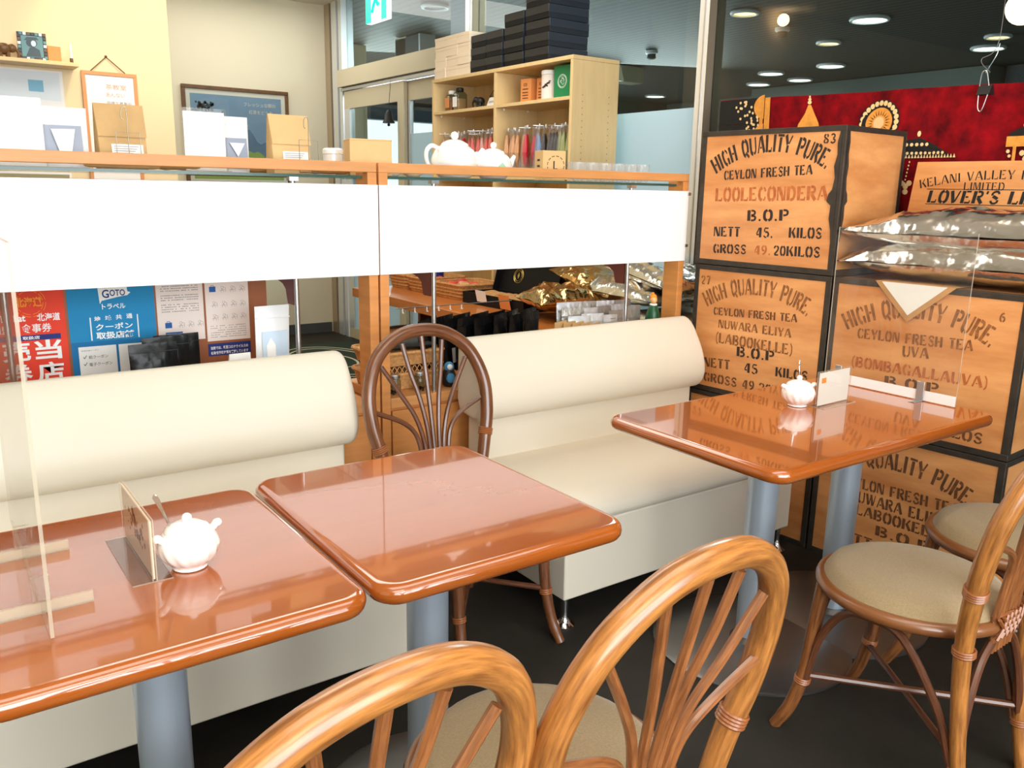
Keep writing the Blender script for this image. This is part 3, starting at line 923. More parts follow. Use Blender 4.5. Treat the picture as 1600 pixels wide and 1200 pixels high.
def crate(label, d0, d1, z0, letters, n0=2.79):
    wd = d1 - d0 - .004
    c = NX * (n0 + CD / 2) + NY * ((d0 + d1) / 2)
    t = thing('tea_crate', label, 'crate', (c.x, c.y, z0), TH, 'stacked plywood tea crates')
    h = CH - .003
    hx, hy = CD / 2, wd / 2
    build('plywood_box', MB().box(-hx + .002, hx - .002, -hy + .002, hy - .002, .002, h - .002), m_ply, t, smooth=False)
    e = .022
    th = .0025
    def strip(x0, x1, y0, y1, za, zb):
        b = MB().box(x0, x1, y0, y1, za, zb)
        build('tin_edge', b, m_tin, t, bevel=.0012)
    for sy in (-1, 1):      # uprights, each an angle of two flats
        ys = (-hy, -hy + e) if sy < 0 else (hy - e, hy)
        for sx in (-1, 1):
            xs = (-hx, -hx + e) if sx < 0 else (hx - e, hx)
            b = MB()
            b.box(xs[0] if sx < 0 else hx - th, -hx + th if sx < 0 else hx, ys[0], ys[1], 0, h)
            b.box(xs[0] + (th if sx < 0 else 0), xs[1] - (0 if sx < 0 else th), -hy if sy < 0 else hy - th, -hy + th if sy < 0 else hy, 0, h)
            build('tin_edge', b, m_tin, t, bevel=.0012)
    for za, zb in ((0, .021), (h - .019, h)):
        for sx in (-1, 1):
            strip(-hx - .0008 if sx < 0 else hx - th, -hx + th if sx < 0 else hx + .0008, -hy, hy, za, zb)
        for sy in (-1, 1):
            strip(-hx, hx, -hy - .0008 if sy < 0 else hy - th, -hy + th if sy < 0 else hy + .0008, za, zb)
        za2 = 0 if za == 0 else h - .002
        strip(-hx, -hx + .03, -hy, hy, za2, za2 + .002)
        strip(-hx, hx, -hy, -hy + .03, za2, za2 + .002)
    # stencilled print on the face towards the seats
    X = -hx + .002 - .0006
    surf = lambda s, z: Vector((X, wd / 2 - s, z))
    groups = {}
    for item in letters:
        m = item[0]
        mb = MB()
        groups[len(groups)] = (m, mb)
        if item[1] == 'arc':
            f, L = arc_map(item[4], item[5], item[6], surf)
            stencil(mb, item[2], f, item[3], L)
        else:
            s0, z0_, s1, z1_ = item[3]
            a = math.atan2(z1_ - z0_, s1 - s0)
            stencil(mb, item[1], lambda x, y, s0=s0, z0_=z0_, a=a: surf(s0 + x * math.cos(a) - y * math.sin(a), z0_ + x * math.sin(a) + y * math.cos(a)), item[2], math.hypot(s1 - s0, z1_ - z0_))
    for m, mb in groups.values():
        build('stencil_line', mb, m, t, smooth=False)
    return t


HQ = 'HIGH QUALITY PURE.'
top = crate('plywood tea crate stencilled 83, top of the taller stack', 1.64, 2.264, CH * 2, [
    (m_ink, 'arc', HQ, .062, (.078, .355), (.315, .434), (.556, .368)),
    (m_ink, '83', .032, (.533, .458, .584, .458)),
    (m_ink, 'CEYLON FRESH TEA', .034, (.117, .332, .505, .353)),
    (m_inkr, 'LOOLECONDERA', .05, (.082, .25, .576, .264)),
    (m_ink, 'B.O.P', .04, (.241, .179, .428, .187)),
    (m_ink, 'NETT', .037, (.086, .113, .216, .117)), (m_ink, '45.', .037, (.285, .119, .366, .121)), (m_ink, 'KILOS', .037, (.429, .125, .567, .129)),
    (m_ink, 'GROSS', .034, (.089, .047, .25, .053)), (m_inkr, '49.', .034, (.283, .054, .362, .056)), (m_ink, '20KILOS', .036, (.369, .056, .567, .062))])
dmg = MB()   # torn tin along the near upright of the top crate
pr = [(0, .50), (.008, .46), (.004, .42), (.013, .38), (.006, .34), (.012, .30), (.024, .285), (.03, .26), (.012, .245), (.014, .2), (.004, .16), (.0, .12)]
wd = .62
dmg.add([(-CD / 2 - .0012, -wd / 2 + .015, z) for s, z in pr] + [(-CD / 2 - .003, -wd / 2 + .02 + s, z) for s, z in pr], [(i, i + 1, len(pr) + i + 1, len(pr) + i) for i in range(len(pr) - 1)])
dmg.add([(-CD / 2 + .015, -wd / 2 - .0018, z) for s, z in pr] + [(-CD / 2 + .02 + s * .8, -wd / 2 - .003, z) for s, z in pr], [(i, i + 1, len(pr) + i + 1, len(pr) + i) for i in range(len(pr) - 1)])
build('torn_tin', dmg, m_tin, top)
crate('plywood tea crate stencilled 27, under the one stencilled 83', 1.64, 2.258, CH, [
    (m_inkb, 'arc', HQ, .062, (.074, .348), (.3, .42), (.532, .362)),
    (m_inkb, '27', .034, (.033, .437, .085, .44)),
    (m_inkd, 'CEYLON FRESH TEA', .03, (.107, .32, .493, .338)),
    (m_inkb, 'NUWARA ELIYA', .033, (.135, .27, .474, .277)),
    (m_inkb, '(LABOOKELLE)', .04, (.126, .209, .487, .212)),
    (m_ink, 'B.O.P', .038, (.235, .169, .413, .176)),
    (m_inkd, 'NETT', .038, (.075, .1, .211, .108)), (m_ink, '45', .038, (.275, .11, .343, .112)), (m_ink, 'KILOS', .036, (.419, .12, .56, .125)),
    (m_inkd, 'GROSS 49.20KILOS', .035, (.08, .04, .56, .05))])
crate('plywood tea crate at the foot of the taller stack, behind the bench end', 1.64, 2.26, 0, [])
crate('plywood tea crate stencilled 6, level with the long tabletop', .985, 1.636, CH, [
    (m_inkb, 'arc', HQ, .06, (.072, .338), (.31, .408), (.552, .345)),
    (m_inkb, '6', .028, (.563, .432, .585, .432)),
    (m_inkb, 'CEYLON FRESH TEA', .034, (.111, .315, .502, .329)),
    (m_inkb, 'UVA', .035, (.278, .277, .369, .282)),
    (m_inkr, '(BOMBAGALLAUVA)', .036, (.1, .212, .562, .218)),
    (m_inkd, 'B.O.P', .034, (.228, .166, .418, .172)),
    (m_inkd, 'NETT', .036, (.09, .1, .21, .105)), (m_inkd, '45', .036, (.285, .105, .35, .108)), (m_inkd, 'KILOS', .036, (.43, .1, .57, .1)),
    (m_inkd, 'GROSS 49.20KILOS', .034, (.09, .04, .57, .038))])
crate('plywood tea crate on the floor behind the chairs, lowest by the long table', .985, 1.636, 0, [
    (m_inkd, 'arc', HQ, .06, (.072, .338), (.32, .398), (.558, .336)),
    (m_inkd, 'CEYLON FRESH TEA', .038, (.111, .297, .53, .305)),
    (m_inkd, 'NUWARA ELIYA', .04, (.15, .247, .50, .25)),
    (m_inkd, '(LABOOKELLE)', .038, (.16, .2, .53, .2)),
    (m_inkd, 'B.O.P', .036, (.26, .146, .46, .146)),
    (m_inkd, 'NETT 45 KILOS', .036, (.1, .09, .56, .09))])

# flat crate panel leaning behind the foil bags
t = thing('crate_panel', 'plywood crate panel lettered LOVERS LEAP leaning behind the foil bags', 'panel', (3.06, 1.405, 1.043), R(3.35))
build('plywood_sheet', MB().add([(0.0, .37, 0), (0.0, -.37, 0), (.012, -.37, 0), (.012, .37, 0), (.0, .33, .402), (.0, -.37, .402), (.012, -.37, .402), (.012, .33, .402)], [(0, 1, 5, 4), (3, 7, 6, 2), (0, 4, 7, 3), (1, 2, 6, 5), (4, 5, 6, 7), (0, 3, 2, 1)]), m_ply, t, smooth=False)
pl = MB()
S2 = lambda s, z: Vector((-.0008, .315 - s * 1.02, (z - 1.046) * 1.0 + .003))
f, L = arc_map((0.005, 1.352), (.3, 1.385), (.60, 1.345), S2)
stencil(pl, 'KELANI VALLEY PLANTATIONS', f, .03, L, fat=.85)
stencil(pl, 'LIMITED', lambda x, y: S2(.155 + x, 1.348 + y), .026, .135, fat=.85)
stencil(pl, "LOVER'S LEAP", lambda x, y: S2(.035 + x + y * .16, 1.303 + y), .042, .42, fat=1.35)
for z in (1.349, 1.297):
    pl.add([S2(.03, z), S2(.48, z), S2(.48, z + .0022), S2(.03, z + .0022)], [(0, 1, 2, 3)])
build('lettering', pl, m_black, t, smooth=False)


# ------------------------------------------------------------------ foil bags, pouches
def fbm(p, s, o=3):
    v = 0
    a = 1
    for k in range(o):
        v += a * (1 - 2 * abs(noise.noise(Vector(p) * s)))
        s *= 2.1
        a *= .5
    return v


def pillow(L, Wd, H, seed, nu=56, nv=36, crinkle=.016, peak=0):
    mb = MB()
    off = Vector((seed * 3.7, seed * 1.3, seed * 7.1))
    def side(sg):
        def f(u, v):
            x, y = u * 2 - 1, v * 2 - 1
            e = max(0, 1 - abs(x) ** 2.4) ** .6 * max(0, 1 - abs(y) ** 3) ** .55
            px = x * L / 2 * (1 - .05 * (1 - abs(y)))
            py = y * Wd / 2 * (1 - .10 * (1 - abs(x) ** 2))
            c = fbm(Vector((px * .8, py * 2.2, sg * .3)) + off, 5.5, 3) * crinkle * (.35 + .65 * e)
            return (px, py, sg * H / 2 * e * (1.0 if sg > 0 else .75) + c * (1 if sg > 0 else .4))
        return f
    mb.grid(side(1), nu, nv)
    mb.grid(lambda u, v: side(-1)(1 - u, v), nu, nv)
    return mb


def foil(label, loc, rz, L, Wd, H, seed, m=m_foil, tilt=(0, 0), group=None):
    o = build('foil_bag', pillow(L, Wd, H, seed), m, None, loc, (tilt[0], tilt[1], rz), ang=25)
    tag(o, label, 'bag', group)
    return o


foil('lower silver foil tea bag lying on the crate stencilled 6', (2.878, 1.335, 1.097), R(93), .95, .32, .15, 1)
foil('upper silver foil tea bag lying on another foil bag by the crate panel', (2.872, 1.335, 1.196), R(93.5), .96, .31, .15, 5)
t = thing('paper_napkin', 'white paper corner with a kraft border hanging over the crate edge', 'paper', (2.703, 1.502, 1.0405), TH)
build('kraft_sheet', MB().prism([(.1345, .0), (-.1345, .0), (-.012, -.128)], 0, .0012), m_kraftd, t, rot=(R(90), 0, R(-90)), smooth=False)
build('white_sheet', MB().prism([(.108, .0), (-.112, .0), (-.011, -.104)], .0013, .002), m_paper, t, rot=(R(90), 0, R(-90)), smooth=False)
build('top_fold', MB().box(0, .12, -.1345, .1345, 0, .0012), m_kraftd, t, smooth=False)


# ------------------------------------------------------------------ things on the tables
def sugar_pot(label, loc, rz):
    t = thing('sugar_pot', label, 'pot', (loc[0], loc[1], .7), rz)
    prof = [(.024, 0), (.028, .002), (.027, .006), (.034, .012), (.044, .024), (.0485, .038), (.047, .05), (.040, .061), (.034, .066)]
    pc = crv([(r, 0, z) for r, z in prof], 3)
    L = len(pc)
    def f(u, v):
        k = min(L - 1, int(round(v * (L - 1))))
        r, z = pc[k].x, pc[k].z
        a = 2 * PI * u
        sw = max(0, 1 - abs(z - .026) / .03)
        r *= 1 + .028 * sw * math.sin(14 * a + 90 * z)
        return (r * math.cos(a), r * math.sin(a), z)
    mb = MB().grid(f, 84, L - 1)
    mb.lathe([(.0001, .001), (.024, .001)], 24)
    build('body', mb, m_porcelain, t, ang=60)
    lid = build('lid', MB().lathe([(.037, .064), (.037, .067), (.032, .072), (.02, .0775), (.006, .08)], 32), m_porcelain, t, ang=60)
    build('knob', MB().ball((0, 0, .086), .0085, 16), m_porcelain, lid)
    for s in (1, -1):
        build('handle', MB().tube(crv([(s * .038, 0, .054), (s * .045, 0, .058), (s * .050, 0, .063), (s * .053, 0, .0635)], 5), [.0062] * 10 + [.0068] * 6, 10).ball((s * .0535, 0, .0635), .007, 12), m_porcelain, t)
    return t


def spoon(label, loc, tilt, rz):
    mb = MB()
    rings = []
    for k in range(15):
        u = k / 14
        w = .0022 + .0032 * max(0, (u - .45) / .55) ** 1.2
        w *= 1 - max(0, (u - .9) / .1) ** 2 * .8
        y = .004 * math.sin(u * 2.2)
        th = .0009
        z = u * .075
        rings.append([Vector((-w, y - th, z)), Vector((w, y - th, z)), Vector((w, y + th, z)), Vector((-w, y + th, z))])
    mb.rings(rings)
    o = build('teaspoon', mb, m_chrome, None, loc, (tilt[0], tilt[1], rz), ang=40)
    return tag(o, label, 'spoon')


sugar_pot('white porcelain sugar pot on the left square table', (.330, 1.368), R(12))
sugar_pot('white porcelain sugar pot on the long right table', (2.150, 1.515), R(-20))
spoon('teaspoon in the sugar pot on the left square table', (.310, 1.385, .76), (R(14), R(-16)), R(-30))
spoon('teaspoon in the sugar pot on the long right table', (2.168, 1.523, .76), (R(-4), R(4)), R(40))


def acrylic_box(mb, x0, x1, y0, y1, z0, z1, axis):
    mis = [1] * 6
    mis[axis * 2] = mis[axis * 2 + 1] = 0
    mb.box(x0, x1, y0, y1, z0, z1, mis=mis)
    return mb


AC = [m_acrylic, m_edge]
t = thing('acrylic_screen', 'tall clear acrylic screen on two feet, left square table', 'screen', (.108, 1.483, .7))
build('pane', acrylic_box(MB(), -.0025, .0025, -.254, .254, .004, .545, 0), AC, t, smooth=False)
for y in (.068, -.158):
    build('foot', acrylic_box(MB(), -.19, .068, y - .0028, y + .0028, 0, .018, 1), [m_edge, m_edge], t, smooth=False)
    build('slot_tab', MB().box(-.012, .012, y - .003, y + .003, .018, .058, mis=[1, 1, 0, 0, 1, 1]), AC, t, smooth=False)

t = thing('acrylic_screen', 'tall clear acrylic screen with a white foot strip, long right table', 'screen', (2.63, 1.47, .7), R(0))
t.location = (2.545, 1.44, .7)
build('pane', acrylic_box(MB(), -.0025, .0025, -.20, .255, .003, .52, 0), AC, t, smooth=False)
build('white_strip', MB().box(-.0055, -.003, -.20, .24, .003, .034), m_white, t, smooth=False)
for y in (.20, -.09):
    build('clip_foot', MB().box(-.010, -.0055, y - .012, y + .012, 0, .062).box(-.05, .05, y - .012, y + .012, 0, .003), m_steel, t, bevel=.001)

t = thing('menu_stand', 'clear acrylic menu stand with a floral card beside the left sugar pot', 'stand', (.268, 1.446, .7))
build('front_sheet', acrylic_box(MB(), -.004, -.002, -.108, .108, .002, .105, 0), AC, t, smooth=False)
build('back_sheet', acrylic_box(MB(), .002, .004, -.108, .108, .002, .105, 0), AC, t, smooth=False)
build('foot_plate', acrylic_box(MB(), -.034, .028, -.108, .108, 0, .002, 2), AC, t, smooth=False)
cd = build('card', MB().box(-.0012, .0012, -.104, .104, .004, .102), mat('peach_card', (244, 212, 184), .7), t, smooth=False)
fl = MB()
for k in range(46):
    y, z = rnd.gauss(0, .032), rnd.gauss(.056, .017)
    s = rnd.uniform(.003, .008)
    if abs(y) < .085 and .015 < z < .092:
        fl.poly([(-.0016, y + s * math.cos(a), z + s * math.sin(a) * .9) for a in [2 * PI * j / 6 for j in range(6)]])
build('floral_print', fl, mat('floral_brown', (150, 84, 44), .8), cd, smooth=False)

t = thing('menu_stand', 'clear acrylic menu stand with a white card on the long right table', 'stand', (2.262, 1.472, .7), R(2))
build('front_sheet', acrylic_box(MB(), -.085, .085, -.004, -.002, .002, .108, 1), AC, t, smooth=False)
build('back_sheet', acrylic_box(MB(), -.085, .085, .002, .004, .002, .108, 1), AC, t, smooth=False)
build('foot_plate', acrylic_box(MB(), -.085, .085, -.028, .028, 0, .002, 2), AC, t, smooth=False)
cd = build('card', MB().box(-.08, .08, -.0012, .0012, .004, .104), m_card, t, smooth=False)
build('orange_mark', MB().box(-.068, -.046, -.0018, -.0013, .072, .088), m_orange, cd, smooth=False)

# ------------------------------------------------------------------ notice board and posters in the left divider
V = 2.868
t = tag(build('notice_board', MB().box(-.5, 1.008, V, V + .02, .623, 1.33), m_brownboard, smooth=False), 'brown wooden board behind the posters in the left divider', 'board')
XD, ZD = (1, 0, 0), (0, 0, 1)


def poster(name, label, x0, x1, z0, z1, m, cat='poster'):
    t = thing(name, label, cat, (x0, V - .0005, z0))
    build('sheet', MB().box(0, x1 - x0, -.0012, 0, 0, z1 - z0), m, t, smooth=False)
    return t


def lines(t, name, m, rects, y=-.0018):
    mb = MB()
    for x0, x1, z0, z1 in rects:
        mb.add([(x0, y, z0), (x1, y, z0), (x1, y, z1), (x0, y, z1)], [(0, 1, 2, 3)])
    o = build(name, mb, m, t, smooth=False)
    return o


def words(t, name, m, items, y=-.0022):
    mb = MB()
    for body, x, z, h, w, bold in items:
        text(mb, body, (x, y, z), XD, ZD, h, w, bold)
    return build(name, mb, m, t, smooth=False)


# red coupon poster
px, pz = .135, .70
t = poster('coupon_poster', 'red poster with big white characters in the left divider', px, .381, pz, 1.075, m_red)
o = words(t, 'white_lettering', m_white, [('GoTo Eat', .04, .913 - pz, .021, .10, .03), ('北海道', .305 - px, .911 - pz, .024, .062, .02), ('食事券', .262 - px, .878 - pz, .027, .079, .01), ('加盟', .05, .878 - pz, .025, .05, .01), ('当', .290 - px, .794 - pz, .06, .074, .025), ('店', .290 - px, .724 - pz, .062, .074, .025), ('売', .205 - px, .794 - pz, .06, .074, .025), ('券', .205 - px, .724 - pz, .062, .074, .025)])
lines(t, 'navy_band', m_navy, [(.05, .229, .855 - pz, .871 - pz)], -.0017)
words(t, 'band_lettering', m_white, [('取扱店', .262 - px, .858 - pz, .010, .045, .02)])
words(t, 'orange_lettering', m_orange, [('北海道', .262 - px - .01, .955 - pz, .03, .07, .04)])
cb = MB()
for k in range(40):
    if k % 5 == 0:
        continue
    a0, a1 = 2 * PI * k / 40, 2 * PI * (k + 1) / 40
    for r in (.043, .036):
        cb.add([(.155 + r * math.cos(a0), -.002, .268 + r * math.sin(a0)), (.155 + r * math.cos(a1), -.002, .268 + r * math.sin(a1)), (.155 + (r - .0014) * math.cos(a1), -.002, .268 + (r - .0014) * math.sin(a1)), (.155 + (r - .0014) * math.cos(a0), -.002, .268 + (r - .0014) * math.sin(a0))], [(0, 1, 2, 3)])
build('round_stamp', cb, m_orange, t, smooth=False)
# blue travel poster
px, pz = .389, .69
t = poster('travel_poster', 'blue poster with a white flag logo in the left divider', px, .640, pz, 1.062, m_blue)
lines(t, 'lower_field', m_blued, [(0, .251, 0, .837 - pz)], -.0016)
fg = MB()
fg.poly([(.088, -.0018, .996 - pz + .006), (.172, -.0018, 1.008 - pz), (.173, -.0018, .988 - pz), (.182, -.0018, .985 - pz), (.172, -.0018, .976 - pz), (.145, -.0018, .972 - pz), (.097, -.0018, .962 - pz), (.091, -.0018, .952 - pz)])
build('flag_logo', fg, m_paper, t, smooth=False)
words(t, 'logo_lettering', m_navy, [('G', .099, .970 - pz, .026, .02, .02), ('OTO', .121, .975 - pz, .020, .045, .02)])
words(t, 'white_lettering', m_white, [('トラベル', .096, .935 - pz, .017, .068, .02), ('地', .071, .899 - pz, .0155, .018, .02), ('域', .102, .9 - pz, .0155, .018, .02), ('共', .133, .901 - pz, .0155, .018, .02), ('通', .164, .902 - pz, .0155, .018, .02), ('クーポン', .073, .871 - pz, .02, .108, .02), ('取扱店舗', .073, .842 - pz, .023, .110, .03)])
lines(t, 'white_bar', m_white, [(.058, .0615, .84 - pz, .912 - pz)], -.002)
lines(t, 'white_bar', m_white, [(.195, .1985, .84 - pz, .914 - pz)], -.002)
lines(t, 'white_panel', m_paper, [(.019, .127, .715 - pz, .822 - pz)], -.002)
lines(t, 'white_panel', m_paper, [(.134, .24, .715 - pz, .822 - pz)], -.002)
words(t, 'dark_lettering', m_dgrey, [('✓', .03, .784 - pz, .012, .011, .01), ('紙クーポン', .046, .783 - pz, .011, .055, .005), ('✓', .03, .762 - pz, .012, .011, .01), ('電子クーポン', .046, .760 - pz, .011, .066, .005), ('地域共通クーポン', .026, .808 - pz, .004, .05, 0)], -.0026)
# two printed notices
for k, (x0, x1, z0, lb) in enumerate(((.646, .793, .817, 'printed white notice next to the blue poster, blue suitcase near its foot'), (.800, .944, .806, 'printed white notice with rows of small drawings, blue suitcase at its top'))):
    t = poster('printed_notice', lb, x0, x1, z0, 1.048, m_pinkpaper, 'notice')
    w, h = x1 - x0, 1.048 - z0
    rc = []
    if k == 0:
        z = h - .045
        for r in range(13):
            for c in range(22):
                if rnd.random() < .82 and r not in (4, 8):
                    rc.append((.014 + c * .0054, .014 + c * .0054 + rnd.uniform(.003, .005), z, z + .0028))
            z -= .0075
        sc = (.022, .044)
        dr = [(x, .045) for x in (.062, .092, .122)]
        lines(t, 'blue_block', m_suitcase, [(.022, .075, .006, .03)], -.002)
        words(t, 'block_lettering', m_white, [('新型コロナウイルス', .024, .02, .006, .048, .01), ('感染症対策', .024, .011, .006, .03, .01)])
    else:
        for r in range(6):
            for c in range(20):
                if rnd.random() < .8:
                    rc.append((.012 + c * .006, .012 + c * .006 + rnd.uniform(.003, .0055), .012 + r * .0075, .0142 + r * .0075))
        sc = (.014, .165)
        dr = [(x, z) for z in (.072, .115) for x in (.018, .05, .082, .112)] + [(x, .165) for x in (.048, .08, .112)]
    lines(t, 'small_print', m_grey, rc)['kind'] = 'stuff'
    b = MB()
    b.add([(sc[0], -.002, sc[1]), (sc[0] + .021, -.002, sc[1]), (sc[0] + .021, -.002, sc[1] + .018), (sc[0], -.002, sc[1] + .018)], [(0, 1, 2, 3)])
    b.tube([(sc[0] + .006, -.002, sc[1] + .018), (sc[0] + .006, -.002, sc[1] + .022), (sc[0] + .015, -.002, sc[1] + .022), (sc[0] + .015, -.002, sc[1] + .018)], .0008, 5)
    build('suitcase_mark', b, m_suitcase, t, smooth=False)
    d = MB()
    for (x, z) in dr:
        d.torus((x + .009, -.0018, z + .014), .004, .0004, (0, 1, 0), 12, 4)
        d.tube([(x + .009, -.0018, z + .01), (x + .004, -.0018, z - .002)], .0005, 4).tube([(x + .009, -.0018, z + .01), (x + .015, -.0018, z - .002)], .0005, 4).tube([(x, -.0018, z + .004), (x + .018, -.0018, z + .006)], .0005, 4)
        d.tube([(x + .012, -.0018, z + .016), (x + .02, -.0018, z + .012), (x + .02, -.0018, z)], .0005, 4)
    build('small_drawings', d, m_grey, t, smooth=False)['kind'] = 'stuff'
t = poster('notice_strip', 'dark blue notice strip with white text under the printed notices', .80, .944, .755, .797, m_navy, 'notice')
words(t, 'lettering', m_white, [('当店では、新型コロナウイルスの', .008, .022, .011, .126, .02), ('感染症予防対策を実施しています', .008, .005, .011, .126, .02)])
t = poster('price_list', 'pink table of prices on the board, partly behind the acrylic screen', .02, .128, .955, 1.06, m_pinkpaper, 'notice')
lines(t, 'pink_cells', m_candy[5], [(.006 + c * .034, .036 + c * .034, .02 + r * .026, .042 + r * .026) for r in range(3) for c in range(3)])
lines(t, 'green_strip', m_field, [(.0, .108, .0, .014)])


# ------------------------------------------------------------------ pouches
def pouch_mb(w, h, T, seed, crinkle=.0):
    mb = MB()
    off = Vector((seed * 2.3, seed * 5.1, seed))
    def side(sg):
        def f(u, v):
            s = u * 2 - 1
            z = v * h
            e = (1 - abs(s) ** 3) * (1 - v ** 1.6) ** .9 + .0
            if v > .86:
                e *= .4
            y = sg * (T / 2 * e + .0012)
            c = fbm(Vector((s * w, z, sg)) + off, 22, 2) * crinkle * (.3 + e)
            return (s * w / 2 * (1 - .03 * (1 - v)), y + c, z)
        return f
    mb.grid(side(-1), 16, 14)
    mb.grid(lambda u, v: side(1)(1 - u, v), 16, 14)
    return mb


def pouch(name, label, loc, w, h, T, m, rz=0, lean=0, seed=1, crinkle=.002, lab=None, lm=None, group=None, zipm=None):
    t = thing(name, label, 'pouch', loc, rz, group)
    b = build('bag', pouch_mb(w, h, T, seed, crinkle), m, t, rot=(lean, 0, 0), ang=50)
    build('zip_strip', MB().box(-w / 2 + .002, w / 2 - .002, -T * .16 - .0035, -T * .16 - .0018, h * .84, h * .855), zipm or m, b, smooth=False)
    if lab:
        x0, x1, z0, z1 = lab
        y = lambda z: -(T / 2 * (1 - (z / h) ** 1.6) ** .9 + .0028 + crinkle)
        build('label', MB().add([(x0, y(z0), z0), (x1, y(z0), z0), (x1, y(z1), z1), (x0, y(z1), z1)], [(0, 1, 2, 3)]), lm or m_paper, b, smooth=False)
    return t


# left divider, lower storey
pouch('tea_pouch', 'white tea pouch with a pale blue label standing by the left shelf pole', (.945, 2.66, .70), .116, .245, .05, m_pouchwhite, R(4), R(3), 3, .001, (-.042, .044, .04, .165), m_palelabel)
b = [o for o in bpy.data.objects if o.name.startswith('bag') and o.parent and 'pale blue' in o.parent.get('label', '')][0]
build('house_print', MB().add([(-.03, -.026, .08), (.0, -.026, .08), (.0, -.023, .12), (-.015, -.021, .145), (-.03, -.023, .12)], [(0, 1, 2, 3, 4)]), m_card, b, smooth=False)
build('text_label', MB().add([(-.03, -.031, .05), (.042, -.031, .05), (.042, -.029, .085), (-.03, -.029, .085)], [(0, 1, 2, 3)]), m_paper, b, smooth=False)
st = build('display_step', MB().box(.20, 1.14, 2.58, 2.78, .624, .699), m_oakh, smooth=False, bevel=.002)
tag(st, 'low oak step inside the left divider carrying pouches', 'stand')
for k, (x, y, h, lb) in enumerate(((.572, 2.61, .160, 'black foil tea pouch nearest the front, left divider'), (.625, 2.68, .165, 'black foil tea pouch second from the front, left divider'), (.672, 2.74, .160, 'black foil tea pouch at the back right, left divider'))):
    pouch('tea_pouch', lb, (x, y, .70), .138, h, .05, m_pouchblack, R(3), R(-4), 20 + k, .004, None, None, 'black pouches in the left divider')
t = thing('size_card', 'white tent card marked M in the left divider', 'card', (.822, 2.605, .70), R(4))
build('front_leaf', MB().box(-.034, .034, -.001, .0, 0, .108), m_card, t, smooth=False)
build('back_leaf', MB().add([(-.034, .04, 0), (.034, .04, 0), (.034, .001, .108), (-.034, .001, .108)], [(0, 1, 2, 3)]), m_card, t, smooth=False)
mb = MB()
text(mb, 'M', (-.013, -.0018, .052), XD, ZD, .03, .027, .02)
build('lettering', mb, m_navy, t, smooth=False)


def paper_roll(label, loc, L, r, rz, seed, m=m_kraft):
    mb = MB()
    rings = []
    off = Vector((seed, seed * 2, 0))
    for i in range(15):
        u = i / 14
        k = 1 - .38 * max(0, (.16 - u) / .16) - .15 * max(0, (u - .93) / .07)
        ring = []
        for j in range(20):
            a = 2 * PI * j / 20
            q = 1 + .10 * noise.noise(Vector((u * 7, math.cos(a) * 1.6, math.sin(a) * 1.6)) + off)
            ring.append(Vector((-L / 2 + L * u, r * 1.15 * k * q * math.cos(a), r + r * k * q * math.sin(a) * .9)))
        rings.append(ring)
    mb.rings(rings)
    o = build('paper_bag_roll', mb, m, None, loc, (0, 0, rz), ang=50)
    build('folded_end', MB().tube(crv([(-L / 2 - .004, -r * .7, r * .7), (-L / 2 + .012, -r * .2, r * 1.7), (-L / 2 + .006, r * .8, r * 1.3)], 5), r * .22, 8, flat=.5), m, o)
    return tag(o, label, 'bag', 'rolled kraft paper bags')


paper_roll('rolled kraft bag lying beside the tent card marked M', (.735, 2.70, .70), .13, .032, R(5), 3, m_kraftd)
t = thing('acrylic_tray', 'clear acrylic tray edge in front of the red poster', 'tray', (.26, 2.56, .715), R(-2))
build('front_lip', acrylic_box(MB(), -.24, .24, -.003, 0, .0, .045, 1), AC, t, smooth=False)
build('tray_floor', acrylic_box(MB(), -.24, .24, 0, .16, -.0145, -.0115, 2), AC, t, smooth=False)
for k, (x, c) in enumerate(((-.11, m_black), (-.05, m_field), (.03, m_palelabel), (.10, m_navycard), (.17, m_field))):
    o = build('tea_packet', MB().rings([[Vector((px * (1 - .15 * v), py * (1 - .6 * v), .002 + v * .04)) for px, py in rrect(-.03, .03, -.035, .035, .008, 2)] for v in (0, .35, .7, 1)]), c, None, (.26 + x, 2.64, .7015), (0, 0, R(-4 + 3 * k)))
    tag(o, ['black', 'leaf green', 'pale blue', 'slate grey', 'green'][k] + ' tea packet lying in the acrylic tray' + (', at its right end' if k == 4 else ''), 'packet', 'packets in the acrylic tray')
b = bpy.data.objects['acrylic_tray']

# right divider, lower storey
st = build('display_step', MB().box(1.47, 2.05, 2.62, 2.82, .624, .66), m_oakh, smooth=False, bevel=.002)
tag(st, 'low oak step inside the right divider under the black pouches', 'stand')
for r in range(2):
    for k in range(7):
        x = 1.535 + k * .078 + r * .04
        pouch('tea_pouch', ('%s black foil pouch from the left in the %s row of the right divider' % (['first', 'second', 'third', 'fourth', 'fifth', 'sixth', 'seventh', 'eighth', 'ninth'][k], ['front', 'rear'][r])), (x, 2.66 + r * .085, .661), .135, .187 + .008 * rnd.random(), .05, m_pouchblack, R(rnd.uniform(24, 34)), R(rnd.uniform(-3, 3)), 40 + k + 9 * r, .005, (-.014, .014, .03, .085) if r == 0 else None, m_grey, 'black pouches in the right divider')
for k in range(5):
    t = thing('kraft_pouch', '%s kraft paper pouch from the left, beside the black pouches' % ['first', 'second', 'third', 'fourth', 'fifth'][k], 'pouch', (2.10 + k * .045, 2.60, .624), R(20), 'kraft pouches in the right divider')
    build('bag', MB().rings([[Vector((px, py * (1 - .9 * v), v * (.19 - .005 * k))) for px, py in rrect(-.045, .045, -.022, .022, .01, 2)] for v in (0, .3, .6, .85, 1)]), m_kraft, t)
gi = 0
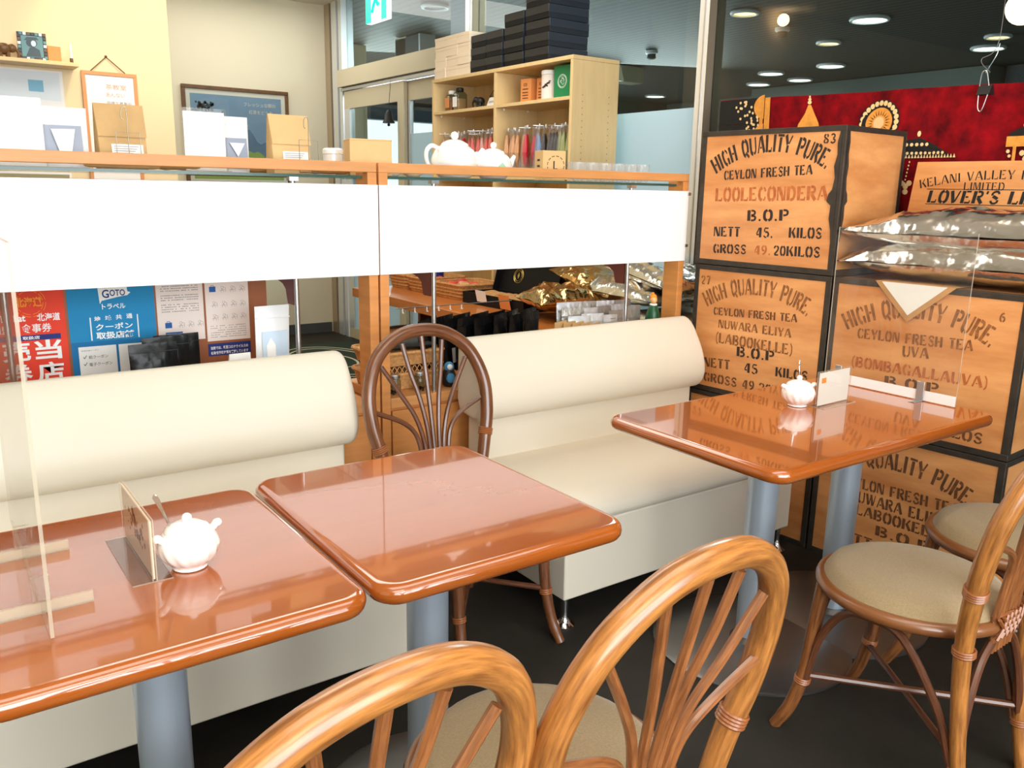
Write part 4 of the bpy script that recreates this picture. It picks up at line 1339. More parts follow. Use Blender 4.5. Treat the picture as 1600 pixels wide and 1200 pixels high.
for r, row in enumerate((((2.215, .20), (2.285, .205), (2.36, .195), (2.43, .21), (2.50, .205)), ((2.23, .225), (2.31, .22), (2.40, .222), (2.48, .225), (2.55, .215)), ((2.25, .24), (2.35, .238), (2.45, .235), (2.555, .232)))):
    for k, (x, h) in enumerate(row):
        m = [m_pouchsilver, m_pouchgrey][(k + r) % 2 if r else (0 if k < 3 else 1)]
        pouch('tea_pouch', '%s silver-grey tea pouch from the left, %s row of the right divider' % (['first', 'second', 'third', 'fourth', 'fifth'][k], ['front', 'middle', 'rear'][r]), (x, 2.615 + r * .06, .625), .105, h, .05, m, R(rnd.uniform(-14, 4)), R(-3), 70 + gi, .004, (-.035, .035, .06, .12) if r == 0 else None, m_pouchwhite if k == 2 else m_pouchsilver, 'silver-grey pouches in the right divider')
        gi += 1
t = thing('figurine', 'small lady figurine in a green coat beside the oak post', 'figurine', (2.588, 2.58, .625))
build('skirt', MB().lathe([(.035, .0), (.036, .02), (.03, .09), (.028, .13), (.022, .15)], 18), m_card, t)
build('coat', MB().lathe([(.033, .145), (.034, .16), (.026, .2), (.018, .222), (.008, .232)], 18), m_figgreen, t)
build('head', MB().ball((0, 0, .248), .016, 14), m_skin, t)
build('hair_bun', MB().ball((.002, .004, .258), .0155, 12).ball((.0, .006, .274), .007, 8), m_orange, t)
build('collar', MB().torus((0, 0, .229), .012, .005), m_card, t)
# things behind the rattan chair back
t = thing('wicker_tray', 'two-tier wicker tray with dark cloth behind the dark rattan chair', 'basket', (1.425, 2.70, .624))
for i, (z, hgt) in enumerate(((.0, .055), (.085, .045))):
    w = .125
    rim = build('tray_wall', MB().rings([[Vector((x * (1 + .1 * q), y * (1 + .1 * q), z + hgt * q)) for x, y in rrect(-w, w, -.1, .1, .03, 4)] for q in (0, .3, .6, 1)]), m_wicker, t)
    build('rolled_rim', MB().tube([(x, y, z + hgt) for x, y in rrect(-w * 1.1, w * 1.1, -.11, .11, .03, 4) + [rrect(-w * 1.1, w * 1.1, -.11, .11, .03, 4)[0]]], .007, 6), m_wicker, t)
lt = MB()
for k in range(12):
    x = -.11 + k * .02
    lt.tube([(x, -.108, .058), (x + .018, -.108, .085)], .0018, 5).tube([(x + .018, -.108, .058), (x, -.108, .085)], .0018, 5)
build('lattice', lt, m_wicker, t)
o = tag(build('folded_cloth', pillow(.22, .17, .04, 9, 24, 18, .01), m_black, None, (1.425, 2.70, .768)), 'dark cloth lying in the wicker tray', 'cloth')
for k, (x, lb) in enumerate(((1.335, 'small glass jar on two feet, left of the pair behind the chair back'), (1.432, 'small glass jar on two feet, right of the pair behind the chair back'))):
    t = thing('glass_jar', lb, 'jar', (x, 2.555, .6235), 0, 'small glass jars in the right divider')
    build('jar_body', MB().lathe([(.02, .012), (.022, .016), (.022, .046), (.018, .052), (.018, .056)], 18), m_glassdk, t)
    build('lid', MB().lathe([(.019, .0565), (.019, .066), (.012, .069)], 18), m_steel, t)
    for a in range(4):
        build('foot', MB().lathe([(.004, 0), (.005, .012)], 8, (.013 * math.cos(a * PI / 2 + .8), .013 * math.sin(a * PI / 2 + .8), 0)), m_black, t)
t = thing('plush_penguin', 'small blue and black plush penguin by the right divider pole', 'toy', (1.56, 2.565, .6235))
build('body', MB().lathe([(.018, 0), (.026, .012), (.026, .04), (.018, .06)], 16), m_black, t)
build('head', MB().ball((0, 0, .07), .019, 14), m_penguin, t)
build('belly', MB().ball((-.004, -.016, .032), .017, 12, sz=1.2), m_penguin, t)
build('face', MB().ball((-.004, -.012, .072), .011, 10), m_card, t)
t = tag(build('tartan_pouch', MB().box(-.06, .06, -.05, .05, 0, .022), m_tartan, None, (1.665, 2.58, .6235), (0, 0, R(8)), bevel=.006), 'pink tartan cloth parcel beside the bench end', 'cloth')
tl = MB()
for k in range(5):
    x = -.05 + k * .024
    tl.add([(x, -.046, .0224), (x + .005, -.046, .0224), (x + .005, .046, .0224), (x, .046, .0224)], [(0, 1, 2, 3)])
    y = -.042 + k * .019
    tl.add([(-.055, y, .0226), (.055, y, .0226), (.055, y + .004, .0226), (-.055, y + .004, .0226)], [(0, 1, 2, 3)])
build('tartan_lines', tl, m_tartand, t, smooth=False)

# ------------------------------------------------------------------ things on top of the dividers (glass shelf at z 1.356)
ZT = 1.357
t = tag(build('white_box', MB().box(-.14, .14, -.05, .05, 0, .175), m_card, None, (.20, 2.66, ZT), bevel=.002), 'plain white box at the left end of the divider top', 'box')
p = pouch('tea_pouch', 'white pouch with a grey window on the divider top, left of the hooked kraft bag', (.388, 2.64, ZT), .125, .158, .04, m_pouchwhite, R(-4), R(-3), 4, .001, (-.046, .046, .03, .11), m_greylabel)
b = kids(p)[0]
build('funnel_print', MB().add([(-.028, -.027, .098), (.03, -.027, .10), (.018, -.03, .04), (-.012, -.03, .04)], [(0, 1, 2, 3)]), m_card, b, smooth=False)
build('text_label', MB().add([(-.038, -.0305, .022), (.04, -.0305, .022), (.04, -.0295, .04), (-.038, -.0295, .04)], [(0, 1, 2, 3)]), m_palelabel, b, smooth=False)
p = pouch('tea_pouch', 'white pouch with a grey window on the divider top, beside the white card', (.858, 2.66, ZT), .088, .163, .035, m_pouchwhite, R(2), R(-2), 6, .001, (-.034, .034, .02, .10), m_greylabel)
b = kids(p)[0]
build('funnel_print', MB().add([(-.022, -.024, .085), (.024, -.024, .085), (.001, -.026, .045)], [(0, 1, 2)]), m_card, b, smooth=False)
build('text_label', MB().add([(-.03, -.0275, .012), (.034, -.0275, .012), (.034, -.0265, .034), (-.03, -.0265, .034)], [(0, 1, 2, 3)]), m_palelabel, b, smooth=False)
t = thing('acrylic_card_stand', 'blank white card in a clear acrylic stand on the divider top', 'card', (.76, 2.62, ZT), R(1))
build('stand_sheet', acrylic_box(MB(), -.062, .064, .002, .004, 0, .178, 1), AC, t, smooth=False)
build('card', MB().box(-.06, .058, -.001, .001, .002, .168), m_card, t, smooth=False)
build('foot_plate', acrylic_box(MB(), -.062, .064, -.03, .05, 0, .002, 2), AC, t, smooth=False)


def kraft_bag(label, loc, w, h, rz, m=m_kraft):
    t = thing('kraft_bag', label, 'bag', loc, rz)
    b = MB()
    b.rings([[Vector((x * (1 + .03 * q), y * (1 - .93 * q ** 1.5), h * q)) for x, y in rrect(-w / 2, w / 2, -.035, .035, .006, 2)] for q in (0, .2, .5, .8, 1)])
    build('bag_body', b, m, t, ang=30)
    yf = lambda z: -.035 * (1 - .93 * (z / h) ** 1.5) - .0022
    build('folded_flap', MB().add([(-w / 2 * 1.04, yf(h) - .001, h + .001), (w / 2 * 1.04, yf(h) - .001, h + .001), (w / 2 * 1.03, yf(h * .5) - .003, h * .5), (-w / 2 * 1.0, yf(h * .5) - .003, h * .5),
                                   (-w / 2 * 1.04, yf(h) + .001, h + .001), (w / 2 * 1.04, yf(h) + .001, h + .001)], [(0, 3, 2, 1), (0, 1, 5, 4)]), m, t, smooth=False)
    build('label', MB().add([(-w * .25, yf(.03) - .001, .03), (w * .42, yf(.03) - .001, .03), (w * .42, yf(.068) - .001, .068), (-w * .25, yf(.068) - .001, .068)], [(0, 1, 2, 3)]), m_paper, t, smooth=False)
    lm = MB()
    for k in range(4):
        z = .043 + k * .006
        lm.add([(-w * .2, yf(z) - .0016, z), (w * (.2 + .04 * k), yf(z) - .0016, z), (w * (.2 + .04 * k), yf(z) - .0016, z + .0015), (-w * .2, yf(z) - .0016, z + .0015)], [(0, 1, 2, 3)])
    build('label_print', lm, m_grey, t, smooth=False)
    return t


def wire_stand(label, loc, w, hf, hh, rz, hook_dir):
    t = thing('wire_stand', label, 'stand', loc, rz)
    f = MB().tube([(-w / 2, 0, .003), (-w / 2, 0, hf), (w / 2, 0, hf), (w / 2, 0, .003)], .0013, 6)
    f.tube([(-w / 2, 0, .006), (w / 2, 0, .006)], .0013, 6)
    build('wire_frame', f, m_wire, t)
    build('base_wire', MB().tube([(-w / 2, 0, .003), (-w / 2, -.03, .003), (w / 2, -.03, .003), (w / 2, 0, .003)], .0013, 6), m_wire, t)
    s = hook_dir
    build('hook', MB().tube(crv([(0, 0, .004), (0, 0, hh * .6), (0, 0, hh - .01), (s * .006, 0, hh), (s * .013, 0, hh - .008), (s * .014, 0, hh - .028), (s * .009, 0, hh - .034)], 6), .0013, 6), m_wire, t)
    return t


kraft_bag('kraft paper bag standing behind a wire stand, beside the funnel pouch', (.536, 2.66, ZT), .125, .175, R(2))
wire_stand('wire stand with a hook in front of the left kraft bag', (.545, 2.60, ZT), .062, .098, .166, R(0), -1)
kraft_bag('kraft paper bag standing behind a wire stand, in front of the framed landscape', (1.03, 2.67, ZT), .125, .178, R(2), m_cardboard)
wire_stand('wire stand with a hook in front of the right kraft bag', (1.068, 2.595, ZT), .062, .102, .17, R(0), -1)
paper_roll('rolled kraft bag on the divider top, right of the hooked left kraft bag', (.665, 2.63, ZT), .15, .021, R(0), 5)
paper_roll('lower rolled kraft bag on the glass shelf, under the rail by the funnel pouch', (.52, 2.575, ZT - .0), .19, .010, R(0), 6)
paper_roll('rolled kraft bag between the landscape picture and the hooked right bag', (.94, 2.74, ZT), .12, .022, R(3), 7, m_kraftd)
paper_roll('rolled kraft bag lying right of the hooked right bag', (1.15, 2.66, ZT), .15, .02, R(2), 8, m_kraftd)
t = tag(build('cardboard_box', MB().box(-.07, .07, -.055, .055, 0, .117), m_cardboard, None, (1.305, 2.67, ZT), (0, 0, R(-14)), bevel=.0015), 'plain tan cardboard box where the two dividers meet', 'box')
build('lid_seam', MB().box(-.0705, .0705, -.0555, .0555, .112, .113), m_kraftd, t, smooth=False)
t = thing('white_canister', 'small white canister left of the cardboard box', 'canister', (1.235, 2.79, ZT))
build('body', MB().lathe([(.033, 0), (.034, .07)], 24), m_porcelain, t)
build('lid', MB().lathe([(.036, .071), (.036, .085), (.03, .09)], 24), m_porcelain, t)


def teapot(label, loc, s, rz, m=m_porcelain, base=None):
    t = thing('teapot', label, 'teapot', loc, rz)
    prof = crv([(r * s, 0, z * s) for r, z in [(.042, 0), (.06, .006), (.082, .04), (.084, .065), (.07, .095), (.05, .112)]], 5)
    if base:
        k = len(prof) // 2
        build('body', MB().lathe([(p.x, p.z) for p in prof[:k + 1]], 36), base, t)
        build('body_upper', MB().lathe([(p.x, p.z) for p in prof[k:]], 36), m, t)
    else:
        build('body', MB().lathe([(p.x, p.z) for p in prof], 36), m, t)
    lid = build('lid', MB().lathe([(p.x, p.z) for p in crv([(.05 * s, 0, .112 * s), (.045 * s, 0, .12 * s), (.025 * s, 0, .131 * s), (.006 * s, 0, .134 * s)], 4)], 32), m, t)
    build('knob', MB().ball((0, 0, .146 * s), .0145 * s, 16), m, lid)
    build('spout', MB().tube(crv([(.07 * s, 0, .05 * s), (.1 * s, 0, .062 * s), (.115 * s, 0, .085 * s), (.13 * s, 0, .105 * s)], 6), [(.02 - .012 * i / 18) * s for i in range(19)], 12), m, t)
    build('handle', MB().tube(crv([(-.07 * s, 0, .1 * s), (-.1 * s, 0, .108 * s), (-.122 * s, 0, .085 * s), (-.115 * s, 0, .045 * s), (-.076 * s, 0, .02 * s)], 6), .0075 * s, 10), m, t)
    return t


teapot('large white porcelain teapot on the divider top, before the bookcase', (1.64, 2.66, ZT), 1.0, R(5))
teapot('low teapot with white lid and green diamond print beside the large teapot', (1.80, 2.65, ZT), .82, R(8), base=m_pinkpaper)
b = [o for o in bpy.data.objects if o.name.startswith('teapot')][-1]
build('diamond_print', MB().add([(-.045, -.066, .035), (-.02, -.073, .012), (.005, -.074, .035), (-.02, -.072, .058)], [(0, 1, 2, 3)]), mat('mint_print', (170, 214, 180), .4), b, rot=(0, 0, 0), smooth=False)
for k in range(2):
    t = thing('white_cup', ['white cup left of the large teapot, nearer the cardboard box', 'cream cup just left of the large teapot handle'][k], 'cup', (1.42 + k * .085, 2.72, ZT), R(20 + 90 * k))
    build('cup_body', MB().lathe([(.02, 0), (.034, .012), (.04, .045), (.0375, .045), (.03, .012), (.001, .006)], 24), [m_porcelain, m_cream_box][k], t, ang=60)
    build('handle', MB().tube(crv([(.036, 0, .036), (.055, 0, .034), (.052, 0, .016), (.034, 0, .012)], 5), .004, 8), [m_porcelain, m_cream_box][k], t)
t = thing('letter_box', 'small tan carton printed with a circled L beside the glasses', 'box', (2.055, 2.64, ZT), R(-14))
build('carton', MB().box(-.047, .047, -.04, .04, 0, .11), m_cardboard, t, bevel=.001)
mb = MB()
text(mb, 'L', (-.004, -.0408, .04), XD, ZD, .032, .018, .01)
for k in range(36):
    if k % 3:
        a0, a1 = 2 * PI * k / 36, 2 * PI * (k + .8) / 36
        mb.add([(.006 + r * math.cos(a), -.0408, .056 + r * math.sin(a)) for a, r in ((a0, .036), (a1, .036), (a1, .033), (a0, .033))], [(0, 1, 2, 3)])
for z in (.03, .05, .072):
    mb.add([(-.0478, y0, z1) for y0, z1 in ((.012, z), (-.012, z), (-.012, z + .007), (.012, z + .007))], [(0, 1, 2, 3)])
build('carton_print', mb, m_ink, t, smooth=False)
g0 = None
for k in range(12):
    x, y = 2.165 + k * .034, 2.60 + (k % 2) * .07
    if g0 is None:
        g0 = thing('glass_cup', '', 'glass', (0, 0, 0), 0, 'row of small glass cups on the divider top')
        build('cup_wall', MB().lathe([(.02, .003), (.0235, .006), (.027, .072), (.0262, .072), (.0225, .008), (.002, .006)], 20), m_cup, g0, ang=60)
        build('rim', MB().torus((0, 0, .072), .0266, .0009, n=20, k=5), m_cup, g0)
        build('heavy_base', MB().lathe([(.019, 0), (.021, .004), (.019, .007)], 20), m_cup, g0)
        o = g0
    else:
        o = dup(g0, (x, y, ZT), 0)
    o.location = (x, y, ZT)
    o['label'] = '%s small glass cup from the left, right of the carton with the L' % ['first', 'second', 'third', 'fourth', 'fifth', 'sixth', 'seventh', 'eighth', 'ninth', 'tenth', 'eleventh', 'twelfth'][k]
for k, (x, m, lb) in enumerate(((.30, m_kraft, 'flat tan card with arrow prints hung below the glass shelf, left end'),)):
    t = thing('arrow_card', lb, 'card', (x, 2.80, 1.20))
    build('card', MB().box(-.10, .12, 0, .002, 0, .14), mat('pale_khaki', (222, 208, 166), .7), t, smooth=False)
    mb = MB()
    for j, xx in enumerate((-.07, -.035, .035, .07)):
        mb.box(xx - .0015, xx + .0015, -.0012, -.0004, .098, .122)
        zz = .104 if j == 0 else .117
        mb.poly([(xx - .006, -.001, zz), (xx + .006, -.001, zz), (xx, -.001, zz + (-.008 if j == 0 else .008))])
    build('arrow_print', mb, m_ink, t, smooth=False)

# ------------------------------------------------------------------ counter and bookcase on the hall side
t = thing('shop_counter', 'orange wooden counter along the glass wall behind the dividers', 'counter', (2.29, 2.97, 0))
build('worktop', MB().box(0, .90, 0, 1.97, .645, .70), m_counter, t, bevel=.003)
build('back_panel', MB().box(.80, .83, .02, 1.95, 0, .643), m_brownboard, t, smooth=False)
for y in (.02, .95, 1.9):
    build('support_panel', MB().box(.45, .80, y, y + .03, 0, .643), m_brownboard, t, smooth=False)
build('lower_shelf', MB().box(.3, .8, .05, 1.9, .3, .32), m_brownboard, t, smooth=False)

BX0, BX1, BY0, BY1, BZ0, BZ1 = 2.87, 3.185, 3.52, 4.93, .702, 1.992
t = thing('bookcase', 'pale beech bookcase on the counter, cartons stacked on top', 'bookcase', (BX0, BY0, BZ0))
bw, bd, bh = BY1 - BY0, BX1 - BX0, BZ1 - BZ0
sd = build('side_panel', MB().box(0, bd, 0, .02, 0, bh - .021), m_oakpale, t, bevel=.001)
hl = MB()
for x in (.07, .25):
    for z in [.62 + .032 * k for k in range(16)]:
        hl.lathe([(.0028, 0), (.0028, .0008)], 8, (0, 0, 0)) if False else hl.poly([(x + .0026 * math.cos(a), -.0006, z + .0026 * math.sin(a)) for a in [2 * PI * j / 6 for j in range(6)]])
build('pin_holes', hl, m_ink, sd, smooth=False)['kind'] = 'stuff'
build('side_panel', MB().box(0, bd, bw - .02, bw, 0, bh - .021), m_oakpale, t, bevel=.001)
build('top_panel', MB().box(0, bd, 0, bw, bh - .02, bh), m_oakpale, t, bevel=.001)
build('bottom_panel', MB().box(0, bd, .021, bw - .021, 0, .02), m_oakpale, t, bevel=.001)
build('divider', MB().box(0.002, bd - .012, bw * .49, bw * .49 + .022, .021, bh - .021), m_oakpale, t, bevel=.001)
build('back_panel', MB().box(bd - .01, bd, .021, bw - .021, .021, bh - .021), m_oakpale, t, smooth=False)
dv0, dv1 = bw * .49, bw * .49 + .022
for z in (1.075, .675, .34):
    for a, b in ((.021, dv0 - .001), (dv1 + .001, bw - .021)):
        s = build('shelf', MB().box(.002, bd - .012, a, b, z, z + .018), m_oakpale, t, bevel=.001)
        if z > .7:
            for x in (.05, .22):
                build('shelf_pin', MB().lathe([(.006, 0), (.006, .012)], 10, (0, 0, 0)), m_card, s).location = (x, b - .012, z - .013)
                build('shelf_pin', MB().lathe([(.006, 0), (.006, .012)], 10, (0, 0, 0)), m_card, s).location = (x, a + .012, z - .013)
ZS1 = BZ0 + 1.075 + .019      # upper shelf surface
ZS2 = BZ0 + .675 + .019
# cartons on top
box0 = None
ordn = ['first', 'second', 'third', 'fourth']
for c in range(3):
    for r in range(4):
        o = build('cream_carton', MB().box(-.11, .11, -.0655, .0655, 0, .0585), m_cream_box, None, (BX0 + .12 + rnd.uniform(-.006, .004), 4.84 - .135 * c + rnd.uniform(-.002, .002), BZ1 + .001 + .06 * r), (0, 0, R(rnd.uniform(-1, 1))), bevel=.0012)
        build('lid', MB().box(-.1115, .1115, -.067, .067, .0405, .0592), m_cream_box, o, bevel=.0012)
        tag(o, 'cream carton, %s from the bottom in the %s column of pale ones' % (ordn[r], ['left', 'middle', 'right'][c]), 'box', 'cream cartons on the bookcase')
cols = [(4.435, 3), (4.27, 4), (4.075, 5), (3.72, 5)]
bot = 0
for c, (y, n) in enumerate(((4.415, 3), (4.245, 3), (4.06, 4), (3.845, 5))):
    wd = [.155, .16, .18, .205][c] / 2
    for r in range(n):
        hh = .068
        o = build('black_carton', MB().box(-.135, .135, -wd, wd, 0, hh - .0015, mis=[0, 0, 1, 0, 0, 0]), [m_blackcard, m_navycard], None, (BX0 + .145 + rnd.uniform(-.005, .005), y, BZ1 + .001 + (hh + .0012) * r), (0, 0, R(rnd.uniform(-1, 1))), bevel=.0012)
        build('lid', MB().box(-.1365, .1365, -wd - .0015, wd + .0015, .026, hh, mis=[0, 0, 1, 0, 0, 0]), [m_blacklid, m_navylid], o, bevel=.0025)
        tag(o, 'black carton, %s from the bottom in the %s black column' % ((ordn + ['fifth'])[r], ['leftmost', 'second', 'third', 'rightmost'][c]), 'box', 'black cartons on the bookcase')
# upper shelf
t = thing('gift_box', 'green box with a white round emblem on the upper bookcase shelf', 'box', (2.985, 3.665, ZS1), R(4))
build('carton', MB().box(-.06, .06, -.075, .075, 0, .165), m_green, t, bevel=.0015)
em = MB()
for r in (.034, .029):
    em.torus((-.0606, .01, .085), r, .0012, (1, 0, 0), 28, 4)
for k in range(14):
    a = rnd.uniform(0, 6.28)
    q = rnd.uniform(.005, .022)
    em.tube([(-.0608, .01 + q * math.cos(a), .085 + q * math.sin(a)), (-.0608, .01 + q * math.cos(a + .9), .085 + q * math.sin(a + .9))], .0012, 4)
build('emblem', em, m_card, t, smooth=False)
t = thing('tea_canister', 'white round canister with a black leaf print next to the green box', 'canister', (2.96, 3.815, ZS1))
build('body', MB().lathe([(.05, 0), (.05, .13)], 32), m_pinkpaper, t)
build('lid', MB().lathe([(.0515, .131), (.0515, .15), (.048, .153)], 32), m_card, t)
lf = MB()
for a, z, s, rr in ((-2.9, .07, .014, .5), (-2.7, .075, .012, -.6), (-2.5, .085, .012, .3), (3.1, .065, .008, 0), (-2.35, .095, .007, .2)):
    ctr = Vector((.0508 * math.cos(a), .0508 * math.sin(a), z))
    tg = Vector((-math.sin(a), math.cos(a), 0))
    lf.poly([ctr + tg * (s * math.cos(b) * math.cos(rr) - s * .45 * math.sin(b) * math.sin(rr)) + Vector((0, 0, s * math.cos(b) * math.sin(rr) + s * .45 * math.sin(b) * math.cos(rr))) + Vector((.0012 * math.cos(a), .0012 * math.sin(a), 0)) for b in [2 * PI * j / 8 for j in range(8)]])
build('leaf_print', lf, m_ink, t, smooth=False)
for k, (y, w) in enumerate(((4.0, .085), (3.905, .07))):
    t = thing('tea_carton', ['larger orange tea carton left of the white canister', 'smaller orange tea carton just behind the white canister'][k], 'box', (2.965 + .035 * k, y, ZS1), R(6))
    build('carton', MB().box(-.04, .04, -w / 2, w / 2, 0, .125), m_orangebox, t, bevel=.0015)
    pr = MB()
    text(pr, '紅茶', (-.0406, w * .2, .085), (0, -1, 0), ZD, .018, .03, .01)
    for z in (.02, .035, .05, .068):
        pr.add([(-.0406, w * .3, z), (-.0406, -w * .25, z), (-.0406, -w * .25, z + .006), (-.0406, w * .3, z + .006)], [(0, 1, 2, 3)])
    build('print', pr, m_inkd, t, smooth=False)
o = tag(build('orange_carton', MB().box(-.04, .04, -.03, .03, 0, .09), m_orangebox, None, (2.985, 4.27, ZS1), bevel=.0015), 'orange carton against the bookcase divider, left compartment', 'box')
t = thing('tent_card', 'white tent card with printed letters on the upper bookcase shelf', 'card', (2.92, 4.34, ZS1), R(-6))
build('front_leaf', MB().add([(-.0, .05, 0), (0, -.05, 0), (.022, -.05, .055), (.022, .05, .055)], [(0, 1, 2, 3)]), m_card, t, smooth=False)
build('back_leaf', MB().add([(.045, .05, 0), (.045, -.05, 0), (.0225, -.05, .055), (.0225, .05, .055)], [(3, 2, 1, 0)]), m_card, t, smooth=False)
mb = MB()

mb = MB()
for q in range(4):
    mb.add([(.0078, .032 - q * .018, .022), (.0078, .022 - q * .018, .022), (.0128, .022 - q * .018, .034), (.0128, .032 - q * .018, .034)], [(0, 1, 2, 3)])
build('letter_marks', mb, m_grey, t, smooth=False)
t = thing('dark_figurine', 'small dark metal elephant figurine beside the tent card', 'figurine', (2.93, 4.46, ZS1))
build('body', MB().ball((0, 0, .04), .028, 14, sz=.85), m_black, t)
build('head', MB().ball((-.01, .032, .048), .018, 12), m_black, t)
build('trunk', MB().tube(crv([(-.014, .046, .048), (-.016, .058, .03), (-.016, .055, .008)], 5), [.007 - .0003 * i for i in range(11)], 8), m_black, t)
for x in (-.012, .012):
    for y in (-.015, .015):
        build('leg', MB().tube([(x, y, .03), (x, y, 0)], .007, 8), m_black, t)
t = thing('glass_terrarium', 'house shaped glass terrarium at the back of the upper bookcase shelf', 'terrarium', (3.06, 4.44, ZS1))
hs = [(-.06, 0), (.06, 0), (.06, .075), (0, .12), (-.06, .075)]
gm, ed = MB(), MB()
for i in range(5):
    a, b = hs[i], hs[(i + 1) % 5]
    gm.add([(-.035, a[0], a[1]), (-.035, b[0], b[1]), (.035, b[0], b[1]), (.035, a[0], a[1])], [(0, 1, 2, 3)])
    for x in (-.035, .035):
        ed.tube([(x, a[0], a[1] + .002), (x, b[0], b[1] + .002)], .002, 5)
    ed.tube([(-.035, a[0], a[1] + .002), (.035, a[0], a[1] + .002)], .002, 5)
build('panes', gm, m_glass, t, smooth=False)
build('brass_frame', ed, m_frame, t)
for k, (y, h, lb) in enumerate(((4.70, .115, 'glass tea jar with a cream label, right of the pair at the bookcase left end'), (4.79, .105, 'amber glass tea jar at the left end of the upper bookcase shelf'))):
    t = thing('tea_jar', lb, 'jar', (2.935, y, ZS1))
    build('jar_body', MB().rings([[Vector((x * q, yy * q, z)) for x, yy in rrect(-.036, .036, -.036, .036, .01, 3)] for q, z in ((.95, 0), (1, .004), (1, h - .022), (.8, h - .01), (.62, h - .004))]), m_glassdk, t)
    build('tea_filling', MB().rings([[Vector((x * .85, yy * .85, z)) for x, yy in rrect(-.036, .036, -.036, .036, .01, 3)] for z in (.005, h * .6)]), m_amber if k else m_candy[2], t)
    build('label', MB().box(-.0375, -.0368, -.026, .026, .02, .08), [m_card, m_orangebox][k], t, smooth=False)
    build('lid', MB().lathe([(.022, h - .0035), (.024, h), (.024, h + .016), (.018, h + .02)], 16), [m_black, m_card][k], t)
# hanging cello packets, one row per compartment
g = None
n = 0
for side, (ya, yb, cnt) in enumerate(((4.265, 4.87, 17), (3.56, 4.17, 19))):
    for k in range(cnt):
        y = yb - (yb - ya) * (k + .5) / cnt
        if side == 0:
            ci = rnd.choice([1, 0, 5, 0, 2, 5])
        else:
            ci = 2 if k < 6 else (1 if k < 8 else (6 if k < 10 else (3 if k < 15 else 4)))
        t = thing('sweet_packet', '%s clear packet from the left, hanging in the %s lower compartment' % (['first', 'second', 'third', 'fourth', 'fifth', 'sixth', 'seventh', 'eighth', 'ninth', 'tenth', 'eleventh', 'twelfth', 'thirteenth', 'fourteenth', 'fifteenth', 'sixteenth', 'seventeenth', 'eighteenth', 'nineteenth'][k], ['left', 'right'][side]), 'packet', (2.93 + rnd.uniform(-.02, .03), y, ZS2 + .001), R(rnd.uniform(30, 65)), 'clear packets hanging in the bookcase')
        h = .252 + rnd.uniform(-.008, .014)
        fill = pillow(.088, .030, .20, n, 12, 8, .006)
        fm = MB()
        fm.add([(p.x, p.y, p.z + .125) for p in fill.v], fill.f)
        build('contents', fm, m_candy[ci], t, ang=30)
        cp = pouch_mb(.10, h, .045, n, .005)
        build('clear_wrap', cp, m_cello, t, ang=20)
        build('hanger_disc', MB().torus((0, -.006, h + .004), .0085, .0034, (0, 1, 0), 12, 5), m_card, t)
        build('hang_rod', MB().tube([(0, -.03, h + .004), (0, .03, h + .004)], .0014, 5), m_steel, t)
        n += 1
# on the counter: baskets, an open gift box, foil bags
for k, (y, x, lb) in enumerate(((4.82, 2.69, 'wicker basket at the far end of the counter'), (4.575, 2.69, 'wicker basket holding a dark tin, middle of the three on the counter'), (4.205, 2.69, 'wicker basket of coral packets, nearest of the three on the counter'))):
    t = thing('wicker_basket', lb, 'basket', (x, y, .701), R(2), 'wicker baskets on the counter')
    w, d, h = (.095, .095, .135)[k], .14, .085
    outer = [[Vector((xx * (1 + .14 * q), yy * (1 + .14 * q), h * q)) for xx, yy in rrect(-d, d, -w, w, .03, 3)] for q in (0, .25, .5, .75, 1)]
    inner = [[Vector((xx * (1 + .14 * q) * .95, yy * (1 + .14 * q) * .95, .006 + (h - .006) * q)) for xx, yy in rrect(-d, d, -w, w, .03, 3)] for q in (1, .5, 0)]
    build('basket_wall', MB().rings(outer + inner), m_wicker, t)
    rim = rrect(-d * 1.13, d * 1.13, -w * 1.13, w * 1.13, .034, 3)
    build('rolled_rim', MB().tube([(xx, yy, h) for xx, yy in rim + [rim[0]]], .008, 6), m_wicker, t)
    wv = MB()
    for z in (.02, .04, .06):
        q = 1 + .14 * z / h
        wv.tube([(xx * q * 1.005, yy * q * 1.005, z) for xx, yy in rrect(-d, d, -w, w, .03, 3) + [rrect(-d, d, -w, w, .03, 3)[0]]], .005, 5)
    build('woven_band', wv, m_wicker, t)
    for j in range(5):
        ci = [[2, 5, 2, 2, 5], [2, 2, 5, 2, 0], [0, 1, 0, 2, 2]][k][j]
        o = build('sweet_packet', pillow(.10, .07, .04, 60 + k * 5 + j, 16, 12, .006), m_candy[ci], None, (x - .06 + .045 * (j % 3), y + (.09 - .045 * j) * w / .15, .701 + .06 + .012 * (j % 2)), (R(rnd.uniform(-15, 15)), R(rnd.uniform(-20, 20)), R(rnd.uniform(0, 90))), ang=25)
        tag(o, '%s %s packet from the left in the %s wicker basket' % (['first', 'second', 'third', 'fourth', 'fifth'][j], {2: 'tan', 5: 'pink', 0: 'coral', 1: 'red'}[ci], ['far', 'middle', 'near'][k]), 'packet', 'packets in the wicker baskets')
t = thing('round_tin', 'dark blue round tin standing in the middle wicker basket', 'tin', (2.70, 4.60, .735))
build('body', MB().lathe([(.05, 0), (.05, .07)], 24), m_navy, t)
build('lid', MB().lathe([(.052, .0705), (.052, .085), (.045, .088)], 24), m_navy, t)
t = thing('gift_box', 'open black gift box with a gold emblem in its lid, on the counter', 'box', (2.68, 3.76, .701), R(3))
build('tray', MB().box(-.13, .11, -.27, .27, 0, .012).box(-.13, -.124, -.27, .27, .012, .062).box(.104, .11, -.27, .27, .012, .062).box(-.124, .104, -.27, -.264, .012, .062).box(-.124, .104, .264, .27, .012, .062), m_blackcard, t, bevel=.001)
